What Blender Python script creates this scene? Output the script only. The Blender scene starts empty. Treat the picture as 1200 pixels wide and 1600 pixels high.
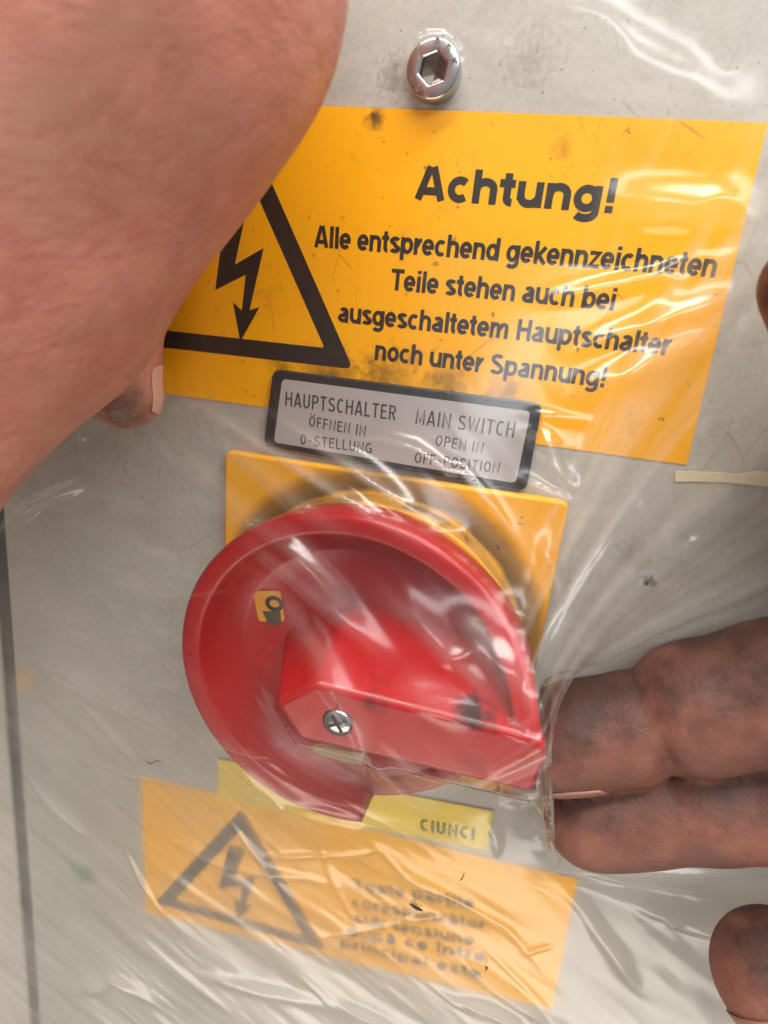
import bpy, bmesh, math, random
import numpy as np
from mathutils import Vector, Matrix

sc = bpy.context.scene
col = sc.collection
rng = np.random.default_rng(7)
MM = 0.001
# ------------------------------------------------------------------ camera
# panel coordinates in millimetres: u right, v up, h out of the panel
RC = np.array([[0.9706096, -0.15833991, 0.18123321],
               [0.09106396, 0.9387181, 0.33243898],
               [-0.22276526, -0.30616466, 0.92554786]])
DC, FC = 112.0, 949.8


def ray(px, py):
    return RC @ np.array([(px - 600) / FC, -(py - 800) / FC, -1.0])


def at(px, py, h=0.0):
    """point at height h over the panel (surveyed from the photograph, 1200x1600)"""
    d = ray(px, py)
    s = (h - DC) / d[2]
    return np.array([d[0] * s, d[1] * s, h])


def depth(px, py, z):
    """point at distance z in front of the lens"""
    return np.array([0, 0, DC]) + ray(px, py) * z


def W(p):
    return Vector((p[0] * MM, -p[2] * MM, p[1] * MM))


M3 = np.array([[1, 0, 0], [0, 0, -1], [0, 1, 0]], float)
cd = bpy.data.cameras.new('camera')
cam = bpy.data.objects.new('camera', cd)
col.objects.link(cam)
m = M3 @ RC
cam.matrix_world = Matrix([[*m[0], 0], [*m[1], -DC * MM], [*m[2], 0], [0, 0, 0, 1]])
cd.sensor_fit = 'VERTICAL'
cd.sensor_height = 36
cd.sensor_width = 27
cd.lens = FC / 1600 * 36
cd.clip_start = 0.004
cd.clip_end = 20
cd.dof.use_dof = True
cd.dof.focus_distance = 0.109
cd.dof.aperture_fstop = 18
sc.camera = cam

# ------------------------------------------------------------------ light
world = bpy.data.worlds.new('World')
sc.world = world
world.use_nodes = True
nt = world.node_tree
bg = nt.nodes['Background']
tc = nt.nodes.new('ShaderNodeTexCoord')
sep = nt.nodes.new('ShaderNodeSeparateXYZ')
rp = nt.nodes.new('ShaderNodeValToRGB')
mp = nt.nodes.new('ShaderNodeMapRange')
nt.links.new(tc.outputs['Generated'], sep.inputs[0])
nt.links.new(sep.outputs['Z'], mp.inputs[0])
mp.inputs[1].default_value = -1
nt.links.new(mp.outputs[0], rp.inputs[0])
nt.links.new(rp.outputs[0], bg.inputs[0])
rp.color_ramp.elements[0].position = 0.25
rp.color_ramp.elements[0].color = (0.34, 0.285, 0.235, 1)
rp.color_ramp.elements[1].position = 0.8
rp.color_ramp.elements[1].color = (0.88, 0.92, 0.95, 1)
bg.inputs[1].default_value = 0.62


def area(name, pos, target, size, size_y, power, color):
    ld = bpy.data.lights.new(name, 'AREA')
    ld.shape = 'RECTANGLE'
    ld.size, ld.size_y = size, size_y
    ld.energy = power
    ld.color = color
    o = bpy.data.objects.new(name, ld)
    col.objects.link(o)
    o.location = W(pos)
    o.rotation_euler = (W(target) - W(pos)).to_track_quat('-Z', 'Y').to_euler()
    return o


area('window_light', (120, 640, 270), (-10, -60, 0), 1.10, 0.09, 11.0, (1.0, 0.97, 0.92))
area('side_fill', (-620, 260, 330), (-20, -90, 0), 0.30, 0.4, 1.6, (1.0, 0.93, 0.84))  # unseen fill lamp added at the left
area('front_fill', (380, 520, 600), (-20, -60, 0), 0.80, 0.18, 5.0, (0.97, 0.98, 1.0))  # unseen lamp added in front for fold highlights and a brighter panel
area('low_fill', (30, -760, 470), (-20, -110, 0), 0.75, 0.30, 3.3, (1.0, 0.92, 0.82))  # unseen warm fill added from below to brighten the lower film

sc.view_settings.view_transform = 'Standard'
sc.view_settings.look = 'None'
sc.view_settings.gamma = 1
sc.view_settings.use_curve_mapping = False
sc.view_settings.exposure = 0.04
sc.cycles.max_bounces = 12
sc.cycles.transparent_max_bounces = 24


# ------------------------------------------------------------------ materials
class N:
    """small wrapper for building node materials"""

    def __init__(self, name):
        self.m = bpy.data.materials.new(name)
        self.m.use_nodes = True
        self.t = self.m.node_tree
        self.b = self.t.nodes['Principled BSDF']
        self.out = self.t.nodes['Material Output']
        self.co = None

    def n(self, typ, ins=None, **kw):
        x = self.t.nodes.new(typ)
        for k, v in kw.items():
            setattr(x, k, v)
        for k, v in (ins or {}).items():
            self.set(x.inputs[k], v)
        return x

    def set(self, sock, v):
        if hasattr(v, 'is_output'):
            self.t.links.new(v, sock)
        else:
            sock.default_value = v

    def coord(self):
        if self.co is None:
            g = self.n('ShaderNodeNewGeometry')
            # world position in millimetres
            self.co = self.n('ShaderNodeVectorMath', {0: g.outputs['Position'], 1: (1000, 1000, 1000)}, operation='MULTIPLY').outputs[0]
        return self.co

    def mapping(self, scale=(1, 1, 1), rot=(0, 0, 0), loc=(0, 0, 0), vec=None):
        return self.n('ShaderNodeMapping', {'Vector': vec or self.coord(), 'Scale': scale, 'Rotation': rot, 'Location': loc}).outputs[0]

    def noise(self, scale, detail=4, rough=0.55, vec=None, dist=0.0):
        return self.n('ShaderNodeTexNoise', {'Vector': vec or self.coord(), 'Scale': scale, 'Detail': detail, 'Roughness': rough, 'Distortion': dist}).outputs[0]

    def ramp(self, fac, stops):
        r = self.n('ShaderNodeValToRGB', {0: fac})
        e = r.color_ramp.elements
        while len(e) < len(stops):
            e.new(0.5)
        for k, (p, c) in enumerate(stops):
            e[k].position = p
            e[k].color = (c, c, c, 1) if isinstance(c, (int, float)) else (*c, 1)
        return r.outputs[0]

    def math(self, op, a, b=0.0, clamp=False):
        x = self.n('ShaderNodeMath', operation=op)
        x.use_clamp = clamp
        self.set(x.inputs[0], a)
        self.set(x.inputs[1], b)
        return x.outputs[0]

    def mix(self, fac, a, b, blend='MIX'):
        x = self.n('ShaderNodeMix', data_type='RGBA', blend_type=blend)
        self.set(x.inputs[0], fac)
        self.set(x.inputs[6], (*a, 1) if isinstance(a, tuple) and len(a) == 3 else a)
        self.set(x.inputs[7], (*b, 1) if isinstance(b, tuple) and len(b) == 3 else b)
        return x.outputs[2]

    def bump(self, height, strength, dist=0.0002, normal=None):
        x = self.n('ShaderNodeBump', {'Height': height, 'Strength': strength, 'Distance': dist})
        if normal is not None:
            self.set(x.inputs['Normal'], normal)
        return x.outputs[0]

    def p(self, **kw):
        for k, v in kw.items():
            k = {'color': 'Base Color', 'rough': 'Roughness', 'metal': 'Metallic', 'spec': 'Specular IOR Level', 'normal': 'Normal',
                 'coat': 'Coat Weight', 'coat_rough': 'Coat Roughness', 'sss': 'Subsurface Weight'}.get(k, k)
            if isinstance(v, tuple) and len(v) == 3 and k == 'Base Color':
                v = (*v, 1)
            self.set(self.b.inputs[k], v)
        return self.m


def specks(q, scale, lo, hi, seed=0.0):
    """sparse small dirt marks, 0..1"""
    a = q.noise(scale, 5, 0.7, q.mapping(loc=(seed, seed * 1.7, seed * .6)))
    return q.ramp(a, [(lo, 0.0), (hi, 1.0)])


def spot(q, c, r, soft=0.5, wob=0.5, sc_=0.35, stretch=(1, 1, 1), rot=(0, 0, 0)):
    """mask of one stain around the panel point c (mm)"""
    v = q.n('ShaderNodeVectorMath', {0: q.coord(), 1: (c[0], -c[2], c[1])}, operation='SUBTRACT').outputs[0]
    v = q.mapping(stretch, rot, (0, 0, 0), v)
    d = q.n('ShaderNodeVectorMath', {0: v}, operation='LENGTH').outputs[1]
    d = q.math('ADD', d, q.math('MULTIPLY', q.math('SUBTRACT', q.noise(sc_, 4, 0.65), 0.5), 2 * wob * r))
    return q.n('ShaderNodeMapRange', {0: d, 1: r, 2: r * (1 - soft), 3: 0.0, 4: 1.0}).outputs[0]


def mat_panel():
    q = N('painted_metal')
    big = q.noise(0.018, 3, 0.5)
    c = q.mix(big, (0.37, 0.35, 0.31), (0.49, 0.465, 0.41))
    fine = q.noise(0.9, 5, 0.7)
    c = q.mix(q.ramp(fine, [(0.35, 0.22), (0.6, 0.0)]), c, (0.22, 0.20, 0.18))
    streak = q.noise(0.12, 4, 0.65, q.mapping((0.5, 1, 1.5), (0, 0.75, 0)))
    c = q.mix(q.ramp(streak, [(0.5, 0.0), (0.72, 0.28)]), c, (0.62, 0.60, 0.56))
    c = q.mix(q.ramp(q.noise(0.05, 6, 0.7), [(0.52, 0.0), (0.72, 0.45)]), c, (0.27, 0.235, 0.195))
    c = q.mix(q.math('MULTIPLY', specks(q, 0.55, 0.68, 0.75, 11.0), 0.75), c, (0.05, 0.045, 0.04))
    hair = q.n('ShaderNodeTexVoronoi', {'Vector': q.mapping((1, 1, 0.3), (0, 0.9, 0), (3, 0, 2)), 'Scale': 0.11, 'Randomness': 1.0}, feature='DISTANCE_TO_EDGE').outputs[0]
    mask = q.ramp(q.noise(0.06, 3, 0.6, q.mapping(loc=(5, 8, 1))), [(0.5, 0.0), (0.6, 1.0)])
    c = q.mix(q.math('MULTIPLY', q.math('MULTIPLY', q.ramp(hair, [(0.0, 1.0), (0.010, 0.0)]), mask), 0.5), c, (0.20, 0.18, 0.15))
    dots = q.ramp(q.noise(1.3, 2, 0.5, q.mapping(loc=(7, 7, 7))), [(0.70, 0.0), (0.74, 1.0)])
    c = q.mix(q.math('MULTIPLY', dots, 0.7), c, (0.07, 0.06, 0.05))
    c = q.mix(q.math('MULTIPLY', spot(q, at(132, 1362), 5.5, 0.9, 0.8), 0.95), c, (0.03, 0.16, 0.07))
    c = q.mix(q.math('MULTIPLY', spot(q, at(28, 1058), 5.0, 0.9, 0.7, 0.2, (0.6, 1, 1), (0, 0.5, 0)), 0.6), c, (0.75, 0.40, 0.08))
    for px, py, r, a in ((1015, 908, 1.6, .8), (1010, 912, .7, 1), (590, 185, 0, 0), (830, 90, 5, .25), (990, 870, 4, .25), (620, 120, 4, .45), (690, 165, 3, .4)):
        if r:
            c = q.mix(q.math('MULTIPLY', spot(q, at(px, py), r, 0.9, 1.2, 0.9), a), c, (0.05, 0.04, 0.03))
    nb = q.bump(q.noise(0.6, 4, 0.6), 0.12, 0.0004)
    return q.p(color=c, rough=q.ramp(fine, [(0.3, 0.34), (0.7, 0.5)]), normal=nb, spec=0.5)


def mat_sticker(name, base, dark, seed=0.0, dirt=1.0, ring=None, marks=()):
    q = N(name)
    c = q.mix(q.noise(0.03, 3, 0.5, q.mapping(loc=(seed, 0, seed))), base, dark)
    sm = q.noise(0.16, 6, 0.72, q.mapping(loc=(seed * 2, 3, 9)))
    c = q.mix(q.ramp(sm, [(0.58, 0.0), (0.80, 0.4 * dirt)]), c, (0.20, 0.105, 0.02))
    c = q.mix(q.math('MULTIPLY', specks(q, 0.42, 0.645, 0.72, seed + 4), 0.85 * dirt), c, (0.045, 0.03, 0.015))
    hair = q.n('ShaderNodeTexVoronoi', {'Vector': q.mapping((1, 1, 0.35), (0, 0.5, 0), (seed, 0, 2)), 'Scale': 0.16, 'Randomness': 1.0}, feature='DISTANCE_TO_EDGE').outputs[0]
    mask = q.ramp(q.noise(0.09, 2, 0.5, q.mapping(loc=(5, seed, 1))), [(0.58, 0.0), (0.66, 1.0)])
    hl = q.math('MULTIPLY', q.ramp(hair, [(0.0, 1.0), (0.012, 0.0)]), mask)
    c = q.mix(q.math('MULTIPLY', hl, 0.55 * dirt), c, (0.10, 0.06, 0.02))
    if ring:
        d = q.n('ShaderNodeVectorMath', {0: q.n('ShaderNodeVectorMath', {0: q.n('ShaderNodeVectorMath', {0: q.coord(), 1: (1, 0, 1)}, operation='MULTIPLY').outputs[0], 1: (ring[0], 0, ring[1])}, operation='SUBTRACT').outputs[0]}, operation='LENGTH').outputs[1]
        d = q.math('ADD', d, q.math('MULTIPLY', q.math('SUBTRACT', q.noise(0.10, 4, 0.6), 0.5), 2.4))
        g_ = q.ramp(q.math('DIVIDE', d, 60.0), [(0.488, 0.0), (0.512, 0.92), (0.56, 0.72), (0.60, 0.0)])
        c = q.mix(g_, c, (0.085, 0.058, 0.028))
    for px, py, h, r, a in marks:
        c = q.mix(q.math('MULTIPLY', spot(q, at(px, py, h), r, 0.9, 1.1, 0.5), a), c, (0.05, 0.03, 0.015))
    return q.p(color=c, rough=0.42, spec=0.3, normal=q.bump(q.noise(0.35, 3), 0.06, 0.0004))


def mat_plain(name, color, rough=0.5, metal=0.0, vary=0.12, scale=0.3, dust=0.0, dustcol=(0.45, 0.4, 0.35), **kw):
    q = N(name)
    d = tuple(x * (1 - vary * 2) for x in color)
    c = q.mix(q.noise(scale, 5, 0.65), color, d)
    if dust:
        c = q.mix(q.math('MULTIPLY', specks(q, 0.9, 0.57, 0.75, 3), dust), c, dustcol)
    return q.p(color=c, rough=rough, metal=metal, normal=q.bump(q.noise(scale * 6, 4), 0.05, 0.0002), **kw)


def mat_red(name='red_plastic'):
    q = N(name)
    c = q.mix(q.noise(0.06, 3), (0.39, 0.003, 0.005), (0.30, 0.002, 0.004))
    c = q.mix(q.math('MULTIPLY', specks(q, 1.6, 0.66, 0.74, 2), 0.35), c, (0.62, 0.30, 0.28))
    # scuffed streaks and a few black scorch marks
    c = q.mix(q.ramp(q.noise(0.1, 5, 0.7, q.mapping((0.4, 1, 2), (0, 0.6, 0))), [(0.6, 0.0), (0.8, 0.4)]), c, (0.24, 0.012, 0.015))
    for px, py, h, r, a in ((598, 1078, 27, 2.4, .95), (655, 1092, 28, 1.0, .7), (735, 1112, 29, 2.1, .95), (762, 1122, 29, 1.4, .9), (690, 1098, 28, 1.0, .7), (740, 1190, 31, 2, .2), (550, 930, 12, 2.5, .3)):
        c = q.mix(q.math('MULTIPLY', spot(q, at(px, py, h), r, 0.6, 0.6, 0.5, (0.6, 0.35, 1)), a), c, (0.018, 0.012, 0.014))
    return q.p(color=c, rough=q.ramp(q.noise(0.5, 4), [(0.3, 0.27), (0.7, 0.42)]), normal=q.bump(q.noise(2.5, 3), 0.05, 0.0002), spec=0.5)


def mat_skin(name, light, deep, grime, grime_amt, ridge=0.5, crease=0.6, axis=0.0):
    """skin with mottling, fine crease cells and worked-in dirt"""
    q = N(name)
    mott = q.noise(0.11, 4, 0.55)
    c = q.mix(q.ramp(mott, [(0.25, 0.0), (0.75, 1.0)]), light, deep)
    c = q.mix(q.ramp(q.noise(0.32, 3, 0.5), [(0.55, 0.0), (0.75, 0.3)]), c, (deep[0] * 0.8, deep[1] * 0.55, deep[2] * 0.55))
    vec = q.mapping((0.8, 1.0, 1.7), (0, axis, 0))
    dv = q.n('ShaderNodeVectorMath', {0: vec, 1: q.n('ShaderNodeTexNoise', {'Vector': q.coord(), 'Scale': 0.25, 'Detail': 3}).outputs[1]}, operation='ADD').outputs[0]
    cells = q.n('ShaderNodeTexVoronoi', {'Vector': dv, 'Scale': 0.95}, feature='DISTANCE_TO_EDGE').outputs[0]
    cells = q.ramp(cells, [(0.0, 0.0), (0.16, 1.0)])
    fold = q.noise(0.16, 5, 0.6, q.mapping((0.45, 1.0, 2.3), (0, axis, 0)), 0.6)
    foldr = q.ramp(q.math('ABSOLUTE', q.math('SUBTRACT', fold, 0.5)), [(0.0, 0.0), (0.055, 1.0)])
    wv = q.n('ShaderNodeTexWave', {'Vector': q.mapping((1, 1, 1), (0.2, axis + 0.5, 0.1)), 'Scale': 0.72, 'Distortion': 11.0, 'Detail': 2, 'Detail Scale': 0.13}).outputs[1]
    gm = q.math('MULTIPLY', q.ramp(q.noise(0.075, 4, 0.6, q.mapping(loc=(31, 2, 7))), [(0.30, 0.0), (0.62, 1.0)]), grime_amt)
    return q, c, cells, foldr, wv, gm, grime


# ------------------------------------------------------------------ geometry helpers
def link(name, verts, faces, mat, parent=None, org=None, smooth=False, flat_uv=None):
    """verts in panel millimetres; parts keep their thing's origin"""
    v = np.asarray(verts, float).reshape(-1, 3)
    if org is None:
        org = parent_org(parent) if parent is not None else v.mean(axis=0)
    w = np.empty_like(v)
    d = v - np.asarray(org)
    w[:, 0], w[:, 1], w[:, 2] = d[:, 0] * MM, -d[:, 2] * MM, d[:, 1] * MM
    me = bpy.data.meshes.new(name)
    me.from_pydata(w.tolist(), [], [list(map(int, f)) for f in faces])
    me.update()
    o = bpy.data.objects.new(name, me)
    col.objects.link(o)
    me.materials.append(mat)
    if smooth:
        me.polygons.foreach_set('use_smooth', np.ones(len(me.polygons), bool))
    if parent is not None:
        o.parent = parent
        o['_o'] = list(map(float, org))
    else:
        o.location = W(org)
        o['_o'] = list(map(float, org))
    if parent is not None:
        po = parent_org(parent)
        o.location = W(np.asarray(org) - po)
    return o


def parent_org(p):
    return np.array(p['_o'])


def thing(name, label, cat, org, group=None):
    o = bpy.data.objects.new(name, None)
    o.empty_display_size = 0.01
    col.objects.link(o)
    o.location = W(org)
    o['_o'] = list(map(float, org))
    return tag(o, label, cat, group)


def tag(o, label=None, cat=None, group=None, kind=None):
    for k, v in (('label', label), ('category', cat), ('group', group), ('kind', kind)):
        if v:
            o[k] = v
    return o


def bevel(o, w, seg=2, angle=35):
    md = o.modifiers.new('bevel', 'BEVEL')
    md.width = w * MM
    md.segments = seg
    md.limit_method = 'ANGLE'
    md.angle_limit = math.radians(angle)
    me = o.data
    me.polygons.foreach_set('use_smooth', np.ones(len(me.polygons), bool))
    md2 = o.modifiers.new('wn', 'WEIGHTED_NORMAL')
    md2.keep_sharp = True
    return o


def prism(poly, h0, h1):
    """closed prism from a list of (u,v)"""
    n = len(poly)
    vs = [(p[0], p[1], h0) for p in poly] + [(p[0], p[1], h1) for p in poly]
    a = sum(poly[i][0] * poly[(i + 1) % n][1] - poly[(i + 1) % n][0] * poly[i][1] for i in range(n))
    idx = list(range(n)) if a > 0 else list(range(n))[::-1]
    fs = [[n + i for i in idx], [i for i in idx[::-1]]]
    for k in range(n):
        i, j = idx[k], idx[(k + 1) % n]
        fs.append([i, j, n + j, n + i])
    return vs, fs


def rrect(cx, cy, w, h, r, ang=0.0, n=5):
    pts = []
    for sx, sy, a0 in ((1, 1, 0), (-1, 1, 90), (-1, -1, 180), (1, -1, 270)):
        for k in range(n + 1):
            a = math.radians(a0 + 90 * k / n)
            pts.append((sx * (w / 2 - r) + r * math.cos(a), sy * (h / 2 - r) + r * math.sin(a)))
    c, s = math.cos(ang), math.sin(ang)
    return [(cx + x * c - y * s, cy + x * s + y * c) for x, y in pts]


def rquad(q, r=1.0, n=4):
    """quad (list of 4 uv) with rounded corners"""
    out = []
    q = [np.array(p[:2], float) for p in q]
    for i in range(4):
        p, a, b = q[i], q[i - 1], q[(i + 1) % 4]
        da, db = (a - p) / np.linalg.norm(a - p), (b - p) / np.linalg.norm(b - p)
        for k in range(n + 1):
            t = k / n
            out.append(tuple(p + da * r * (1 - t) ** 2 + db * r * t ** 2))
    return out


# --- lettering: a stroke alphabet (centre lines), one mesh per line of text
def arc(cx, cy, rx, ry, a0, a1, n=None):
    n = n or max(4, int(abs(a1 - a0) / 14))
    return [(cx + rx * math.cos(math.radians(a0 + (a1 - a0) * k / n)), cy + ry * math.sin(math.radians(a0 + (a1 - a0) * k / n))) for k in range(n + 1)]


def glyphs(s):
    h = s / 2          # s: stroke width; cap height 1, x height .74
    X = 0.75
    xt, b = X - h, h
    l, r = h, 0.60 - h
    cx, rx = 0.30, 0.30 - h
    cy, ry = X / 2, X / 2 - h
    G = {}
    G['A'] = (0.80, [[(0.02 + h, 0), (0.40 - h * .35, 1.0)], [(0.40 + h * .35, 1.0), (0.78 - h, 0)], [(0.17, .27), (0.63, .27)]])
    G['T'] = (0.70, [[(0.02, 1 - h), (0.68, 1 - h)], [(0.35, 1), (0.35, 0)]])
    G['H'] = (0.78, [[(h + .05, 0), (h + .05, 1)], [(.73 - h, 0), (.73 - h, 1)], [(.05, .53), (.73, .53)]])
    S = arc(.36, .74, .26 - h + .04, .26 - h, 25, 90) + arc(.36, .74, .26 - h + .05, .26 - h, 90, 250)[1:] + arc(.36, .27, .29 - h + .05, .27 - h, 70, -90)[1:] + arc(.36, .27, .29 - h + .05, .27 - h, -90, -160)[1:]
    G['S'] = (0.73, [S])
    G['P'] = (0.70, [[(h + .06, 0), (h + .06, 1)], [(h + .06, 1 - h), (.40, 1 - h)] + arc(.40, .71, .28 - h, .29 - h, 90, -90)[1:] + [(h + .06, .42 + h)]])
    G['R'] = (0.74, G['P'][1] + [[(.40, .44), (.66, 0)]])
    G['D'] = (0.76, [[(h + .06, 0), (h + .06, 1)], [(h + .06, 1 - h), (.36, 1 - h)] + arc(.36, .5, .35 - h, .5 - h, 90, -90)[1:] + [(h + .06, h)]])
    G['U'] = (0.75, [[(h + .05, 1), (h + .05, .34)] + arc(.375, .34, .325 - h, .34 - h, 180, 360)[1:] + [(.70 - h, 1)]])
    G['C'] = (0.75, [arc(.39, .5, .35 - h, .5 - h, 50, 310)])
    G['G'] = (0.78, [arc(.39, .5, .35 - h, .5 - h, 50, 335), [(.42, .46), (.74, .46)], [(.74 - h, .46), (.74 - h, .05)]])
    G['O'] = (0.80, [arc(.40, .5, .36 - h, .5 - h, 0, 360)])
    G['0'] = (0.68, [arc(.34, .5, .30 - h, .5 - h, 0, 360)])
    G['7'] = (0.66, [[(.04, 1 - h), (.60, 1 - h), (.26, 0)]])
    G['Ö'] = (0.80, G['O'][1] + [[(.20, 1.09), (.20, 1.09 + s)], [(.60, 1.09), (.60, 1.09 + s)]])
    G['L'] = (0.62, [[(h + .06, 1), (h + .06, h), (.60, h)]])
    G['E'] = (0.66, [[(.62, 1 - h), (h + .06, 1 - h), (h + .06, h), (.63, h)], [(.06, .52), (.58, .52)]])
    G['F'] = (0.62, [[(.60, 1 - h), (h + .06, 1 - h), (h + .06, 0)], [(.06, .50), (.54, .50)]])
    G['I'] = (0.30, [[(.15, 0), (.15, 1)]])
    G['M'] = (0.90, [[(h + .05, 0), (h + .05, 1 - h * .2), (.45, .12), (.85 - h, 1 - h * .2), (.85 - h, 0)]])
    G['N'] = (0.80, [[(h + .05, 0), (h + .05, 1 - h * .3), (.75 - h, h * .3), (.75 - h, 1)]])
    G['W'] = (1.05, [[(.02 + h, 1), (.27, .05), (.525, .95), (.78, .05), (1.03 - h, 1)]])
    G['X'] = (0.72, [[(.06, 0), (.66, 1)], [(.06, 1), (.66, 0)]])
    G['-'] = (0.62, [[(.10, .46), (.52, .46)]])
    G['!'] = (0.34, [[(.17, .30), (.17, 1.0)], [(.17, 0), (.17, s * 1.05)]])
    G[' '] = (0.33, [])
    bowl = arc(cx, cy, rx, ry, 0, 360)
    G['a'] = (0.64, [[(r - .02, 0), (r - .02, .50)] + arc(.32, .50, .30 - h - .04, .25 - h, 0, 150)[1:], arc(.30, .225, .26 - h + .02, .225 - h, 60, 330)[:] + [(r - .02, .16)], [(.30, .42), (r - .02, .47)]])
    G['b'] = (0.68, [[(l + .02, 0), (l + .02, 1)], arc(cx + .05, cy, rx, ry, 0, 360)])
    G['d'] = (0.68, [[(r + .04, 0), (r + .04, 1)], arc(cx + .01, cy, rx, ry, 0, 360)])
    G['p'] = (0.68, [[(l + .02, -.28), (l + .02, X)], arc(cx + .05, cy, rx, ry, 0, 360)])
    G['g'] = (0.68, [[(r + .04, X), (r + .04, -.02)] + arc(.32, -.02, .32 - h, .27 - h, 0, -150)[1:], arc(cx + .01, cy, rx, ry, 0, 360)])
    G['c'] = (0.61, [arc(cx + .02, cy, rx, ry, 48, 312)])
    G['e'] = (0.64, [arc(cx + .01, cy, rx, ry, 0, 318), [(.06, cy - .01), (.59, cy - .01)]])
    G['o'] = (0.66, [arc(cx + .03, cy, rx, ry, 0, 360)])
    G['n'] = (0.67, [[(l + .03, 0), (l + .03, X)], [(l + .03, .36)] + arc(.33, .44, .27 - h + .02, .31 - h, 165, 0) + [(r + .02, 0)]])
    G['h'] = (0.67, [[(l + .03, 0), (l + .03, 1)]] + G['n'][1][1:])
    G['u'] = (0.67, [[(r + .04, 0), (r + .04, X)], [(l + .03, X)] + [(l + .03, .31)] + arc(.33, .31, .27 - h + .02, .31 - h, 180, 345)])
    G['m'] = (1.00, [[(l + .03, 0), (l + .03, X)], [(l + .03, .40)] + arc(.31, .46, .24 - h, .29 - h, 165, 0) + [(.55 - h, 0)], [(.55 - h, .40)] + arc(.71 - .02, .46, .24 - h, .29 - h, 165, 0) + [(.93 - h, 0)]])
    G['r'] = (0.44, [[(l + .03, 0), (l + .03, X)], [(l + .03, .34)] + arc(.38, .40, .27 - h, .35 - h, 170, 82)])
    G['t'] = (0.40, [[(.19, .95), (.19, .22)] + arc(.31, .22, .12, .22 - h, 180, 275)[1:], [(.0, xt), (.36, xt)]])
    G['i'] = (0.30, [[(.15, 0), (.15, X)], [(.15, 1 - s * .8), (.15, 1.0)]])
    G['l'] = (0.30, [[(.15, 0), (.15, 1)]])
    G['k'] = (0.62, [[(l + .03, 0), (l + .03, 1)], [(l + .05, .26), (.53, X)], [(.24, .40), (.55, 0)]])
    G['s'] = (0.59, [arc(.30, .55, .25 - h + .02, .20 - h, 20, 250) + arc(.30, .20, .26 - h + .02, .20 - h, 70, -160)])
    G['z'] = (0.56, [[(.04, xt), (.46, xt), (.08, b), (.53, b)]])
    G['ă'] = (0.64, G['a'][1] + [arc(.30, 1.0, .14, .14, 200, 340)])
    G['î'] = (0.30, [[(.15, 0), (.15, X)], [(.02, .84), (.15, .98), (.28, .84)]])
    G['ț'] = (0.40, G['t'][1] + [[(.24, -.10), (.20, -.26)]])
    return G


def strokes(line, wdt):
    """ribbon along a centre line with mitred joints -> list of left/right pairs"""
    P = [np.array(p, float) for p in line]
    closed = len(P) > 3 and np.linalg.norm(P[0] - P[-1]) < 1e-6
    n = len(P)
    res = []
    for i in range(n):
        if closed and i in (0, n - 1):
            d0, d1 = P[-1] - P[-2], P[1] - P[0]
        else:
            d0 = P[i] - P[i - 1] if i > 0 else P[1] - P[0]
            d1 = P[i + 1] - P[i] if i < n - 1 else P[-1] - P[-2]
        d0, d1 = d0 / (np.linalg.norm(d0) + 1e-9), d1 / (np.linalg.norm(d1) + 1e-9)
        n0, n1 = np.array([-d0[1], d0[0]]), np.array([-d1[1], d1[0]])
        mm = n0 + n1
        mm /= (np.linalg.norm(mm) + 1e-9)
        k = min(1.6, 1 / max(0.35, mm @ n0))
        res.append((P[i] + mm * k * wdt / 2, P[i] - mm * k * wdt / 2))
    return res


def lettering(text, A, B, cap, stroke, h, mat, parent, name='lettering', shear=0.0, xsq=None, track=0.0, thick=0.0):
    """text on the straight baseline A->B (uv of the panel), cap height in mm, heights h"""
    G = glyphs(stroke)
    x = 0.0
    segs = []
    for ch in text:
        adv, ls = G[ch]
        for ln in ls:
            segs.append([(px + x, py) for px, py in ln])
        x += adv + track
    x -= track
    A, B = np.array(A[:2]), np.array(B[:2])
    e = B - A
    L = np.linalg.norm(e)
    e /= L
    nn = np.array([-e[1], e[0]])
    sx = L / x
    vs, fs = [], []
    for k, ln in enumerate(segs):
        prs = strokes([(px * sx / cap, py) for px, py in ln], stroke * (sx / cap * .5 + .5))
        b0 = len(vs)
        hh = h + 0.0025 * (k % 6)
        for a, c in prs:
            for pt in (a, c):
                uv = A + e * (pt[0] * cap + shear * pt[1] * cap) + nn * pt[1] * cap
                vs.append((uv[0], uv[1], hh))
        for i in range(len(prs) - 1):
            fs.append([b0 + 2 * i, b0 + 2 * i + 1, b0 + 2 * i + 3, b0 + 2 * i + 2])
    return link(name, vs, fs, mat, parent)


def sheet(poly, h, name, mat, parent):
    return link(name, [(p[0], p[1], h) for p in poly], [list(range(len(poly)))], mat, parent)


def up(o):
    """make all faces of a flat sheet look out of the panel"""
    bm = bmesh.new()
    bm.from_mesh(o.data)
    for f in bm.faces:
        f.normal_update()
        if f.normal.y > 0:
            f.normal_flip()
    bm.to_mesh(o.data)
    bm.free()
    return o


# ------------------------------------------------------------------ the panel behind everything
M_panel = mat_panel()
M_panel2 = mat_plain('painted_metal_door', (0.56, 0.52, 0.46), 0.45, vary=0.05, scale=0.05)
M_gap = mat_plain('dark_gap', (0.07, 0.072, 0.075), 0.8)
ga, gb = at(8, 870), at(62, 1600)
ge = (gb - ga) / np.linalg.norm(gb - ga)
g0, g1 = ga - ge * 420, ga + ge * 420
pan = prism([(g0[0], g0[1]), (g1[0], g1[1]), (420, g1[1]), (420, g0[1])], -2.0, 0.0)
o = link('metal_panel', *pan, M_panel)
bevel(o, 1.95, 5)
tag(o, 'grey painted metal cabinet panel carrying the switch and stickers', 'panel', kind='structure')
gw = 4.2
o = link('metal_door', *prism([(g0[0] - gw - 300, g0[1]), (g1[0] - gw - 300, g1[1]), (g1[0] - gw, g1[1]), (g0[0] - gw, g0[1])], -2.0, -0.1), M_panel2)
bevel(o, 1.1, 3)
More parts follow.
